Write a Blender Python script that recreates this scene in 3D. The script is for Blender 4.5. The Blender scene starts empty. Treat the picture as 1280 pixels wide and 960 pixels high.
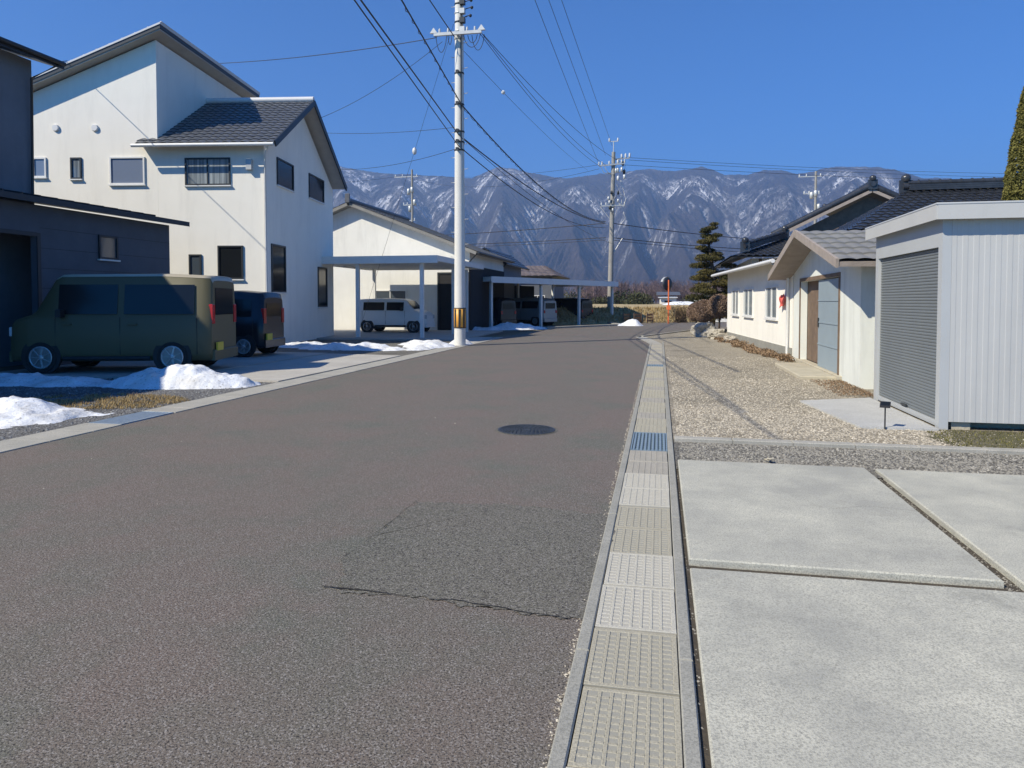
import bpy, math, random
import numpy as np
from mathutils import Vector, Matrix, noise as mnoise
random.seed(7); np.random.seed(7)
R = math.radians
SC = bpy.context.scene
COL = SC.collection

# ------------------------------------------------------------------ camera, sky, sun
F = 890.0; YAW = R(11.74); PIT = math.atan(31/890); H = 1.5
cd = bpy.data.cameras.new('camera'); cam = bpy.data.objects.new('camera', cd); COL.objects.link(cam)
cd.sensor_width = 36; cd.lens = 36*F/1280; cd.shift_y = -72/1280; cd.clip_start = .05; cd.clip_end = 30000
cam.location = (0, 0, H); cam.rotation_euler = (math.pi/2-PIT, 0, YAW)
SC.camera = cam
SUN_AZ = R(43); SUN_EL = R(42)
S = Vector((-math.cos(SUN_AZ)*math.cos(SUN_EL), -math.sin(SUN_AZ)*math.cos(SUN_EL), math.sin(SUN_EL)))
w = bpy.data.worlds.new('World'); SC.world = w; w.use_nodes = True
nt = w.node_tree; bg = nt.nodes['Background']; bg.inputs['Strength'].default_value = .094
sky = nt.nodes.new('ShaderNodeTexSky'); sky.sky_type = 'NISHITA'; sky.sun_disc = False
sky.sun_elevation = SUN_EL; sky.sun_rotation = math.atan2(S.x, S.y) % (2*math.pi)
sky.altitude = 800; sky.air_density = 1.0; sky.dust_density = .0; sky.ozone_density = 5.0
tint = nt.nodes.new('ShaderNodeMix'); tint.data_type = 'RGBA'; tint.blend_type = 'MULTIPLY'; tint.inputs[0].default_value = 1
tint.inputs[7].default_value = (.22, .83, 1.44, 1)   # the deep blue of a dry high winter sky
nt.links.new(sky.outputs[0], tint.inputs[6]); nt.links.new(tint.outputs[2], bg.inputs[0])
sl = bpy.data.lights.new('sun', 'SUN'); sl.energy = 5.0; sl.angle = R(.5); sl.color = (1, .92, .75)
so = bpy.data.objects.new('sun', sl); COL.objects.link(so)
so.rotation_euler = S.to_track_quat('Z', 'Y').to_euler()
SC.view_settings.view_transform = 'Standard'; SC.view_settings.look = 'None'
SC.view_settings.exposure = 0.26; SC.view_settings.gamma = 1; SC.view_settings.use_curve_mapping = False
SC.render.engine = 'CYCLES'
SC.cycles.max_bounces = 6; SC.cycles.volume_bounces = 0; SC.cycles.transparent_max_bounces = 8

def ray(px, py):
    x = (px-640)/F; y = -(py-408)/F
    c, s = math.cos(PIT), math.sin(PIT)
    f = c+y*s; u = -s+y*c
    return Vector((x*math.cos(YAW)-f*math.sin(YAW), x*math.sin(YAW)+f*math.cos(YAW), u)), f
def G(px, py, z=0.0):
    v, f = ray(px, py); t = (z-H)/v.z
    return Vector((0, 0, H))+v*t
def P(px, py, d):
    v, f = ray(px, py); return Vector((0, 0, H))+v*(d/f)
def WX(px, x, py=377):   # point on the vertical plane x = const
    v, f = ray(px, py); return Vector((0, 0, H))+v*(x/v.x)
def WY(px, y, py=377):
    v, f = ray(px, py); return Vector((0, 0, H))+v*(y/v.y)

# ------------------------------------------------------------------ helpers
class MB:
    def __init__(s): s.v = []; s.f = []; s.sm = []
    def add(s, vs, fs, smooth=False):
        b = len(s.v); s.v += [tuple(x) for x in vs]
        s.f += [tuple(b+i for i in f) for f in fs]; s.sm += [smooth]*len(fs)
    def quad(s, a, b, c, d): s.add([a, b, c, d], [(0, 1, 2, 3)])
    def box(s, x0, y0, z0, x1, y1, z1, bev=0):
        if bev: return s.bbox(x0, y0, z0, x1, y1, z1, bev)
        s.add([(x0,y0,z0),(x1,y0,z0),(x1,y1,z0),(x0,y1,z0),(x0,y0,z1),(x1,y0,z1),(x1,y1,z1),(x0,y1,z1)],
              [(0,3,2,1),(4,5,6,7),(0,1,5,4),(1,2,6,5),(2,3,7,6),(3,0,4,7)])
    def bbox(s, x0, y0, z0, x1, y1, z1, b):
        # box with bevelled top edges
        s.add([(x0,y0,z0),(x1,y0,z0),(x1,y1,z0),(x0,y1,z0),(x0,y0,z1-b),(x1,y0,z1-b),(x1,y1,z1-b),(x0,y1,z1-b),
               (x0+b,y0+b,z1),(x1-b,y0+b,z1),(x1-b,y1-b,z1),(x0+b,y1-b,z1)],
              [(0,3,2,1),(0,1,5,4),(1,2,6,5),(2,3,7,6),(3,0,4,7),(4,5,9,8),(5,6,10,9),(6,7,11,10),(7,4,8,11),(8,9,10,11)])
    def obox(s, o, u, n, u0, u1, z0, z1, n0, n1):
        o = Vector(o); u = Vector(u).normalized(); n = Vector(n).normalized(); zz = Vector((0, 0, 1))
        vs = [o+u*a+n*c+zz*b for b in (z0, z1) for a, c in ((u0, n0), (u1, n0), (u1, n1), (u0, n1))]
        s.add(vs, [(0,3,2,1),(4,5,6,7),(0,1,5,4),(1,2,6,5),(2,3,7,6),(3,0,4,7)])
    def bar(s, a, b, w, h):
        a = Vector(a); b = Vector(b); d = (b-a).normalized()
        up = Vector((0, 0, 1)) if abs(d.z) < .95 else Vector((0, 1, 0))
        x = d.cross(up).normalized()*(w/2); y = x.cross(d).normalized()*(h/2)
        vs = [p+q for p in (a, b) for q in (-x-y, x-y, x+y, -x+y)]
        s.add(vs, [(0,3,2,1),(4,5,6,7),(0,1,5,4),(1,2,6,5),(2,3,7,6),(3,0,4,7)])
    def tube(s, pts, r, n=8, r1=None, cap=True, smooth=True):
        pts = [Vector(p) for p in pts]; m = len(pts); rings = []
        for i, p in enumerate(pts):
            d = (pts[min(i+1, m-1)]-pts[max(i-1, 0)]).normalized()
            up = Vector((0, 0, 1)) if abs(d.z) < .95 else Vector((0, 1, 0))
            x = d.cross(up).normalized(); y = x.cross(d)
            rr = r if r1 is None else r+(r1-r)*i/(m-1)
            rings += [p+(x*math.cos(2*math.pi*k/n)+y*math.sin(2*math.pi*k/n))*rr for k in range(n)]
        fs = [(i*n+k, i*n+(k+1) % n, (i+1)*n+(k+1) % n, (i+1)*n+k) for i in range(m-1) for k in range(n)]
        s.add(rings, fs, smooth)
        if cap:
            s.add(rings[:n], [tuple(range(n))[::-1]]); s.add(rings[-n:], [tuple(range(n))])
    def lathe(s, c, prof, n=12, axis='z', smooth=True):
        c = Vector(c); vs = []
        for r, h in prof:
            for k in range(n):
                a = 2*math.pi*k/n; x, y = r*math.cos(a), r*math.sin(a)
                vs.append(c+(Vector((x, y, h)) if axis == 'z' else Vector((x, h, y)) if axis == 'y' else Vector((h, x, y))))
        m = len(prof)
        s.add(vs, [(i*n+k, i*n+(k+1) % n, (i+1)*n+(k+1) % n, (i+1)*n+k) for i in range(m-1) for k in range(n)], smooth)
        s.add(vs[:n], [tuple(range(n))[::-1]]); s.add(vs[-n:], [tuple(range(n))])
    def prism(s, poly, z0, z1):
        n = len(poly)
        s.add([(p[0], p[1], z0) for p in poly]+[(p[0], p[1], z1) for p in poly],
              [tuple(range(n))[::-1], tuple(range(n, 2*n))]+[(i, (i+1) % n, n+(i+1) % n, n+i) for i in range(n)])
    def extr(s, poly3, vec):
        n = len(poly3); vec = Vector(vec)
        s.add([Vector(p) for p in poly3]+[Vector(p)+vec for p in poly3],
              [tuple(range(n))[::-1], tuple(range(n, 2*n))]+[(i, (i+1) % n, n+(i+1) % n, n+i) for i in range(n)])
    def build(s, name, m, parent=None, loc=None):
        me = bpy.data.meshes.new(name); me.from_pydata(s.v, [], s.f); me.validate(); 
        if len(me.polygons) == len(s.sm): me.polygons.foreach_set('use_smooth', s.sm)
        me.materials.append(m); o = bpy.data.objects.new(name, me); COL.objects.link(o)
        if parent is not None: o.parent = parent
        if loc is not None: o.location = loc
        me.update()
        return o
def tag(o, label, cat, group=None):
    o['label'] = label; o['category'] = cat
    if group: o['group'] = group
    return o
def thing(name, label, cat, loc=(0, 0, 0), rz=0, group=None):
    o = bpy.data.objects.new(name, None); o.empty_display_size = .2; COL.objects.link(o)
    o.location = loc; o.rotation_euler = (0, 0, rz); return tag(o, label, cat, group)
def struct(o): o['kind'] = 'structure'; return o
def stuff(o): o['kind'] = 'stuff'; return o
def np_mesh(name, V, Fc, m, parent=None, attr=None, smooth=False):
    me = bpy.data.meshes.new(name); V = np.asarray(V, dtype=np.float32); Fc = np.asarray(Fc, dtype=np.int32)
    k = Fc.shape[1]
    me.vertices.add(len(V)); me.vertices.foreach_set('co', V.ravel())
    me.loops.add(Fc.size); me.loops.foreach_set('vertex_index', Fc.ravel())
    me.polygons.add(len(Fc)); me.polygons.foreach_set('loop_start', np.arange(0, Fc.size, k, dtype=np.int32))
    me.polygons.foreach_set('loop_total', np.full(len(Fc), k, dtype=np.int32))
    me.polygons.foreach_set('use_smooth', np.full(len(Fc), smooth))
    if attr:
        for an, av in attr.items():
            a = me.attributes.new(an, 'FLOAT', 'POINT'); a.data.foreach_set('value', np.asarray(av, dtype=np.float32))
    me.update(calc_edges=True); me.materials.append(m)
    o = bpy.data.objects.new(name, me); COL.objects.link(o)
    if parent is not None: o.parent = parent
    return o

# ------------------------------------------------------------------ materials
def newmat(name):
    m = bpy.data.materials.new(name); m.use_nodes = True; n = m.node_tree
    return m, n, n.nodes['Principled BSDF']
def mat(name, c, rough=.7, var=.12, scale=3.0, bump=.0, bscale=60.0, metal=0.0, c2=None, grime=0.0, spec=.5, det=6):
    m, n, b = newmat(name)
    tc = n.nodes.new('ShaderNodeTexCoord')
    no = n.nodes.new('ShaderNodeTexNoise'); no.inputs['Scale'].default_value = scale; no.inputs['Detail'].default_value = det
    no.inputs['Roughness'].default_value = .65
    n.links.new(tc.outputs['Object'], no.inputs['Vector'])
    mp = n.nodes.new('ShaderNodeMapRange'); mp.inputs[1].default_value = .3; mp.inputs[2].default_value = .7
    n.links.new(no.outputs['Fac'], mp.inputs[0])
    mx = n.nodes.new('ShaderNodeMix'); mx.data_type = 'RGBA'
    if c2 is None: c2 = tuple(min(1, x*(1+var)) for x in c); c = tuple(x*(1-var) for x in c)
    mx.inputs[6].default_value = (*c, 1); mx.inputs[7].default_value = (*c2, 1)
    n.links.new(mp.outputs[0], mx.inputs[0]); n.links.new(mx.outputs[2], b.inputs['Base Color'])
    b.inputs['Roughness'].default_value = rough; b.inputs['Metallic'].default_value = metal
    b.inputs['Specular IOR Level'].default_value = spec
    if grime:
        f = noi(n, scalevec(n, tc.outputs['Object'], (2.2, 2.2, .35)), 1.0, 6, .50, .80, .7)
        g_ = n.nodes.new('ShaderNodeMath'); g_.operation = 'MULTIPLY'; g_.inputs[1].default_value = grime; n.links.new(f, g_.inputs[0])
        n.links.new(mixc(n, g_.outputs[0], mx.outputs[2], tuple(x*.55 for x in c)), b.inputs['Base Color'])
    if bump:
        nb = n.nodes.new('ShaderNodeTexNoise'); nb.inputs['Scale'].default_value = bscale; nb.inputs['Detail'].default_value = 4
        n.links.new(tc.outputs['Object'], nb.inputs['Vector'])
        bp = n.nodes.new('ShaderNodeBump'); bp.inputs['Strength'].default_value = bump; bp.inputs['Distance'].default_value = .02
        n.links.new(nb.outputs['Fac'], bp.inputs['Height']); n.links.new(bp.outputs[0], b.inputs['Normal'])
    return m
def glass(name, c, rough=.08):
    m, n, b = newmat(name); b.inputs['Base Color'].default_value = (*c, 1); b.inputs['Roughness'].default_value = rough
    b.inputs['Specular IOR Level'].default_value = .8
    tc = n.nodes.new('ShaderNodeTexCoord'); no = n.nodes.new('ShaderNodeTexNoise'); no.inputs['Scale'].default_value = 1.3
    n.links.new(tc.outputs['Object'], no.inputs['Vector'])
    bp = n.nodes.new('ShaderNodeBump'); bp.inputs['Strength'].default_value = .15; bp.inputs['Distance'].default_value = .02
    n.links.new(no.outputs['Fac'], bp.inputs['Height']); n.links.new(bp.outputs[0], b.inputs['Normal'])
    return m
def mixc(n, fac, a, b):
    mx = n.nodes.new('ShaderNodeMix'); mx.data_type = 'RGBA'
    for s, v in ((6, a), (7, b)):
        if isinstance(v, tuple): mx.inputs[s].default_value = (*v, 1)
        else: n.links.new(v, mx.inputs[s])
    if isinstance(fac, float): mx.inputs[0].default_value = fac
    else: n.links.new(fac, mx.inputs[0])
    return mx.outputs[2]
def noi(n, vec, scale, det=4, lo=.35, hi=.65, rough=.6):
    no = n.nodes.new('ShaderNodeTexNoise'); no.inputs['Scale'].default_value = scale; no.inputs['Detail'].default_value = det
    no.inputs['Roughness'].default_value = rough; n.links.new(vec, no.inputs['Vector'])
    mp = n.nodes.new('ShaderNodeMapRange'); mp.inputs[1].default_value = lo; mp.inputs[2].default_value = hi
    n.links.new(no.outputs['Fac'], mp.inputs[0]); return mp.outputs[0]
def vor(n, vec, scale, out='Color'):
    v = n.nodes.new('ShaderNodeTexVoronoi'); v.inputs['Scale'].default_value = scale
    n.links.new(vec, v.inputs['Vector']); return v.outputs[out]
def bumpn(n, h, b, strength, dist):
    bp = n.nodes.new('ShaderNodeBump'); bp.inputs['Strength'].default_value = strength; bp.inputs['Distance'].default_value = dist
    n.links.new(h, bp.inputs['Height']); n.links.new(bp.outputs[0], b.inputs['Normal'])
def sep(n, c, ch=0):
    s = n.nodes.new('ShaderNodeSeparateColor'); n.links.new(c, s.inputs[0]); return s.outputs[ch]
def objvec(n): return n.nodes.new('ShaderNodeTexCoord').outputs['Object']
def scalevec(n, vec, s):
    mp = n.nodes.new('ShaderNodeMapping'); mp.inputs['Scale'].default_value = s; n.links.new(vec, mp.inputs['Vector']); return mp.outputs[0]

def asphalt(name, a, b_, tint):
    m, n, b = newmat(name); v = objvec(n)
    base = mixc(n, noi(n, v, .9, 5, .45, .62, .65), a, tint)
    streak = noi(n, scalevec(n, v, (1.6, .16, 1)), 1.0, 4, .3, .75)
    base = mixc(n, streak, base, b_)
    sp = sep(n, vor(n, v, 165), 0)
    mp = n.nodes.new('ShaderNodeMapRange'); mp.inputs[1].default_value = .62; mp.inputs[2].default_value = 1.0; mp.inputs[4].default_value = .75
    n.links.new(sp, mp.inputs[0]); base = mixc(n, mp.outputs[0], base, (.30, .28, .26))
    sp2 = noi(n, v, 110, 2, .36, .50); base = mixc(n, sp2, (.028, .024, .022), base)
    n.links.new(base, b.inputs['Base Color']); b.inputs['Roughness'].default_value = .85
    bumpn(n, vor(n, v, 170, 'Distance'), b, .38, .005); return m
M = {}
M['asphalt'] = asphalt('asphalt', (.150, .114, .094), (.130, .113, .090), (.100, .110, .084))
M['asphalt_patch'] = asphalt('asphalt_patch', (.116, .108, .084), (.124, .117, .092), (.103, .103, .080))
def concrete(name, a, b_, spk=.5, scale=1.4, rough=.85):
    m, n, b = newmat(name); v = objvec(n)
    base = mixc(n, noi(n, v, scale, 7, .38, .64, .7), a, b_)
    base = mixc(n, noi(n, v, 120, 3, .42, .70), base, tuple(x*.68 for x in a))
    st = noi(n, v, .8, 5, .58, .74, .75); 
    ms = n.nodes.new('ShaderNodeMath'); ms.operation = 'MULTIPLY'; ms.inputs[1].default_value = spk; n.links.new(st, ms.inputs[0])
    base = mixc(n, ms.outputs[0], base, tuple(x*.62 for x in a))
    n.links.new(base, b.inputs['Base Color']); b.inputs['Roughness'].default_value = rough
    bumpn(n, noi(n, v, 160, 4, .2, .8), b, .35, .004); return m
M['slab'] = concrete('slab_concrete', (.35, .345, .30), (.54, .525, .435), .85, 1.1)
def cover_recess_tone(m, recess_tone):
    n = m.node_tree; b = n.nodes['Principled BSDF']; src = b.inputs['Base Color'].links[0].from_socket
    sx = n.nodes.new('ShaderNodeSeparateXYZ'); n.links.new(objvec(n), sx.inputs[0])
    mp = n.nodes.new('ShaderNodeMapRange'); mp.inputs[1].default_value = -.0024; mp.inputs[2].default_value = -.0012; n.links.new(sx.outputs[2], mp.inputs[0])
    n.links.new(mixc(n, mp.outputs[0], recess_tone, src), b.inputs['Base Color'])  # recess floors take a separate, darker colour by height
M['cover_old'] = concrete('aged_concrete', (.35, .325, .25), (.43, .40, .31), .5, 4)
M['cover_flat'] = concrete('worn_concrete', (.33, .31, .26), (.42, .39, .33), .6, 4)
M['cover_new'] = concrete('pale_concrete', (.45, .43, .36), (.53, .505, .43), .5, 5)
cover_recess_tone(M['cover_old'], (.29, .28, .235)); cover_recess_tone(M['cover_new'], (.38, .365, .315))
M['gutter'] = concrete('gutter_concrete', (.28, .275, .24), (.35, .34, .295), .6, 3)
M['kerb'] = concrete('kerb_concrete', (.33, .32, .28), (.42, .40, .35), .6, 2)
M['drive'] = concrete('drive_concrete', (.40, .38, .34), (.50, .48, .43), .4, 1)
M['pad'] = concrete('pad_concrete', (.44, .44, .42), (.54, .54, .52), .2, 1.5)
M['recess'] = concrete('recess_concrete', (.25, .245, .225), (.31, .30, .275), .4, 5)
def gravelmat(name, cols, base, scale=38, moss=None):
    m, n, b = newmat(name); v = objvec(n)
    cr = n.nodes.new('ShaderNodeValToRGB'); cr.color_ramp.interpolation = 'LINEAR'
    el = cr.color_ramp.elements; el[0].position = 0; el[0].color = (*cols[0], 1); el[1].position = 1; el[1].color = (*cols[-1], 1)
    for i, c in enumerate(cols[1:-1]):
        e = el.new((i+1)/(len(cols)-1)); e.color = (*c, 1)
    n.links.new(sep(n, vor(n, v, scale), 0), cr.inputs[0])
    d = vor(n, v, scale, 'Distance')
    mp = n.nodes.new('ShaderNodeMapRange'); mp.inputs[1].default_value = .35; mp.inputs[2].default_value = .75; n.links.new(d, mp.inputs[0])
    c = mixc(n, mp.outputs[0], cr.outputs[0], base)
    c = mixc(n, noi(n, v, .7, 4, .52, .75), c, tuple(x*.8 for x in base))
    if moss: c = mixc(n, noi(n, v, 1.1, 6, .44, .6), c, moss)
    n.links.new(c, b.inputs['Base Color']); b.inputs['Roughness'].default_value = .9
    bumpn(n, d, b, .9, .012); b.inputs['Normal']
    return m
M['gravel_light'] = gravelmat('gravel_light', [(.14,.12,.09),(.38,.34,.27),(.26,.23,.17),(.52,.47,.38),(.21,.185,.135)], (.18,.155,.11))
M['gravel_grey'] = gravelmat('gravel_grey', [(.10,.095,.08),(.22,.21,.18),(.14,.13,.11),(.30,.285,.25)], (.06,.055,.045), 50)
M['gravel_dark'] = gravelmat('gravel_dark', [(.08,.08,.08),(.2,.2,.2),(.12,.12,.12),(.28,.28,.27)], (.045,.042,.04), 45)
M['mossy'] = gravelmat('mossy_soil', [(.10,.085,.05),(.2,.17,.11),(.12,.11,.06),(.3,.26,.2)], (.06,.055,.03), 45, (.085,.08,.03))
def stonemat(name, dark, light):
    m, n, b = newmat(name)
    a = n.nodes.new('ShaderNodeAttribute'); a.attribute_name = 'shade'
    c = mixc(n, a.outputs['Fac'], dark, light)
    v = objvec(n); c = mixc(n, noi(n, v, 3, 2, .4, .6), c, tuple((x+y)/2 for x, y in zip(dark, light)))
    n.links.new(c, b.inputs['Base Color']); b.inputs['Roughness'].default_value = .85; return m
M['stone_beige'] = stonemat('stone_beige', (.15,.125,.09), (.60,.545,.44))
M['stone_grey'] = stonemat('stone_grey', (.08,.075,.062), (.37,.35,.305))
M['stone_dark'] = stonemat('stone_dark', (.06,.06,.06), (.34,.34,.33))
M['soil'] = mat('soil', (.14,.11,.07), .95, .3, .8, .5, 30)
M['joint_soil'] = mat('joint_soil', (.055,.045,.032), .95, .3, 8, .5, 60)
M['ground'] = mat('dry_ground', (.19,.155,.095), .95, .25, .06, .3, 8, c2=(.13,.115,.07))
M['crack'] = mat('crack', (.02,.018,.016), .95, .2)
M['snow'] = None
def snowmat():
    m, n, b = newmat('snow'); v = objvec(n)
    c = mixc(n, noi(n, v, 2.2, 6, .45, .75), (.72,.74,.77), (.54,.53,.50))
    c = mixc(n, noi(n, v, 22, 5, .56, .76), c, (.22,.20,.17))
    n.links.new(c, b.inputs['Base Color']); b.inputs['Roughness'].default_value = .7
    b.inputs['Specular IOR Level'].default_value = .3
    bumpn(n, noi(n, v, 5, 4, .2, .8), b, .45, .05); return m
M['snow'] = snowmat()
M['white_wall'] = mat('white_plaster', (.82,.79,.71), .9, .03, 1.2, .15, 90, grime=0.25)
M['cream_wall'] = mat('cream_plaster', (.74,.73,.68), .9, .04, 1.0, .12, 80, grime=0.35)
M['green_white'] = mat('pale_green_plaster', (.70,.72,.67), .9, .05, 1.5, .12, 70, grime=0.5)
M['dark_wall'] = mat('dark_siding', (.085,.095,.115), .75, .12, 2.0, .2, 40)
M['slate_wall'] = mat('slate_siding', (.15,.165,.19), .75, .12, 1.5, .2, 40, grime=0.3)
M['soffit'] = mat('soffit_board', (.40,.36,.31), .8, .08, 3, .1, 30)
M['dark_metal'] = mat('dark_metal', (.035,.04,.045), .45, .1, 4, metal=.3)
M['tile'] = mat('grey_roof_tile', (.10,.105,.115), .38, .25, 5, .2, 60)
M['black_tile'] = mat('black_glazed_tile', (.035,.038,.045), .25, .35, 5, .2, 50)
M['roof_grey'] = mat('grey_sheet_roof', (.20,.195,.18), .6, .15, 1.5, .1, 20)
M['roof_brown'] = mat('brown_sheet_roof', (.15,.12,.11), .6, .15, 1.5, .1, 20)
M['roof_cap'] = mat('roof_cap_metal', (.62,.62,.62), .4, .06, 3)
M['alu'] = mat('pale_aluminium', (.70,.70,.68), .4, .06, 3)
M['shed_wall'] = mat('shed_steel', (.47,.47,.455), .45, .03, 1.2, .05, 8, grime=0.15)
M['shed_frame'] = mat('shed_frame_steel', (.42,.435,.44), .4, .05, 1.5)
M['shutter'] = mat('shutter_steel', (.15,.165,.17), .5, .06, 1.2)
M['base_block'] = mat('base_block', (.42,.38,.29), .9, .15, 3, .3, 40)
M['wood'] = mat('weathered_wood', (.16,.11,.075), .8, .25, 5, .2, 40)
M['wood_light'] = mat('pale_wood', (.31,.265,.23), .8, .15, 5, .2, 40)
M['pane'] = glass('window_pane', (.06,.075,.09))
M['pane_blue'] = glass('curtained_pane', (.17,.21,.29), .2)
M['pane_dark'] = glass('dark_pane', (.012,.014,.016), .12); M['pane_dark'].node_tree.nodes['Principled BSDF'].inputs['Specular IOR Level'].default_value = .3
M['pane_curtain'] = glass('pane_with_curtain', (.10,.12,.13))
_n = M['pane_curtain'].node_tree; _v = scalevec(_n, _n.nodes.new('ShaderNodeTexCoord').outputs['Object'], (9, 9, .3))
_n.links.new(mixc(_n, noi(_n, _v, 1.0, 3, .35, .65), (.10,.12,.14), (.38,.42,.43)), _n.nodes['Principled BSDF'].inputs['Base Color'])
M['curtain'] = mat('curtain', (.45,.47,.46), .9, .1, 6)
M['shade_cladding_black'] = mat('dark_shade_and_cladding', (.02,.02,.022), .9, .2)  # near-black: painted shade in garage and carport, also side cladding
M['door_blue'] = mat('blue_grey_door', (.26,.32,.36), .55, .05, 2)
M['pole'] = concrete('pole_concrete', (.66,.65,.61), (.74,.73,.69), .2, 1.2)
M['pole_old'] = concrete('weathered_pole_concrete', (.26,.25,.23), (.36,.35,.32), .5, 1.5)
M['steel'] = mat('galvanised_steel', (.50,.51,.50), .45, .1, 6, metal=.3)
M['insul'] = mat('porcelain', (.62,.62,.60), .3, .05, 5)
M['black'] = mat('black_rubber', (.018,.018,.02), .6, .2, 6)
M['cable'] = mat('cable_sheath', (.022,.022,.025), .5, .2, 1)
M['yellow'] = mat('amber_sheet', (.72,.36,.06), .5, .08, 6)
M['orange'] = mat('orange_paint', (.70,.16,.05), .5, .1, 6)
M['blue_steel'] = mat('blue_grey_grating', (.22,.29,.34), .5, .12, 12, metal=.2)
M['pale_steel'] = mat('pale_grating', (.40,.46,.50), .5, .12, 12, metal=.2)
M['iron'] = mat('cast_iron', (.055,.062,.07), .5, .3, 30, .3, 90, metal=.4)
M['tyre'] = mat('tyre', (.02,.02,.02), .85, .2, 8)
M['rim'] = mat('alloy', (.45,.46,.47), .35, .08, 6, metal=.5)
M['paint_olive'] = mat('olive_paint', (.095,.085,.040), .5, .05, 1)
M['sunlit_tan'] = mat('sunlit_tan_paint', (.40,.35,.25), .35, .05, 1)  # sun on the upper part of the van, put into the colour
M['paint_black'] = mat('black_paint', (.015,.016,.02), .25, .05, 1)
M['paint_white'] = mat('white_paint', (.74,.74,.72), .3, .03, 1)
M['paint_silver'] = mat('silver_paint', (.32,.33,.34), .3, .03, 1, metal=.3)
M['red_lens'] = mat('red_lens', (.45,.02,.02), .2, .1, 9)
M['red_cloth'] = mat('red_cloth', (.75,.12,.09), .8, .1, 9)
M['clear_lens'] = mat('clear_lens', (.55,.56,.56), .15, .1, 9)
M['plate'] = mat('yellow_plate', (.62,.50,.05), .5, .05, 9)
M['rock'] = concrete('pale_rock', (.36,.33,.27), (.50,.46,.39), .8, 5)
M['bank'] = mat('dry_grass_bank', (.30,.22,.10), .95, .3, 2.0, .8, 14, c2=(.46,.37,.20))
M['rust'] = mat('rusty_board', (.42,.20,.08), .9, .25, 6, .3, 40)
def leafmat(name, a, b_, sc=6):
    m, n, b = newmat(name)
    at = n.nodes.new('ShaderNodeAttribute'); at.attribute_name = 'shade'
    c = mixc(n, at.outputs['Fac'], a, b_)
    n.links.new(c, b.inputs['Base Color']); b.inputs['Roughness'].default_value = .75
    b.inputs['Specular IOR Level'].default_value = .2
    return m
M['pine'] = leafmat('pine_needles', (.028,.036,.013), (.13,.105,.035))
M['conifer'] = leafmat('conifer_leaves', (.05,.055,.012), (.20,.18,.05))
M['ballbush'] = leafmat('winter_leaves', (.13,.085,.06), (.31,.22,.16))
M['straw'] = leafmat('dry_grass', (.22,.14,.05), (.48,.36,.17))
M['dead'] = leafmat('dead_leaves', (.12,.08,.045), (.34,.235,.15))
M['bark'] = mat('bark', (.10,.075,.055), .95, .3, 8, .4, 30)
M['twig'] = leafmat('bare_twigs', (.10,.07,.062), (.30,.21,.19))
M['hedge'] = leafmat('evergreen', (.02,.028,.012), (.075,.075,.035))

# ------------------------------------------------------------------ numpy noise
def vnoise(x, y, seed=0):
    rs = np.random.RandomState(seed); T = rs.rand(256, 256)
    xi = np.floor(x).astype(int); yi = np.floor(y).astype(int); fx = x-xi; fy = y-yi
    fx = fx*fx*fx*(fx*(fx*6-15)+10); fy = fy*fy*fy*(fy*(fy*6-15)+10)
    a = T[xi % 256, yi % 256]; b = T[(xi+1) % 256, yi % 256]; c = T[xi % 256, (yi+1) % 256]; d = T[(xi+1) % 256, (yi+1) % 256]
    return (a*(1-fx)+b*fx)*(1-fy)+(c*(1-fx)+d*fx)*fy
def fbm(x, y, o=4, seed=0, g=.5):
    s = 0; a = 1; t = 0
    for i in range(o): s = s+a*vnoise(x*2**i+i*17.3, y*2**i+i*9.1, seed+i); t += a; a *= g
    return s/t
def ridged(x, y, o=4, seed=0, g=.5):
    s = 0; a = 1; t = 0
    for i in range(o):
        nn = 1-np.abs(2*vnoise(x*2**i+i*31.7, y*2**i+i*5.3, seed+i)-1); s = s+a*nn*nn; t += a; a *= g
    return s/t

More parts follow.
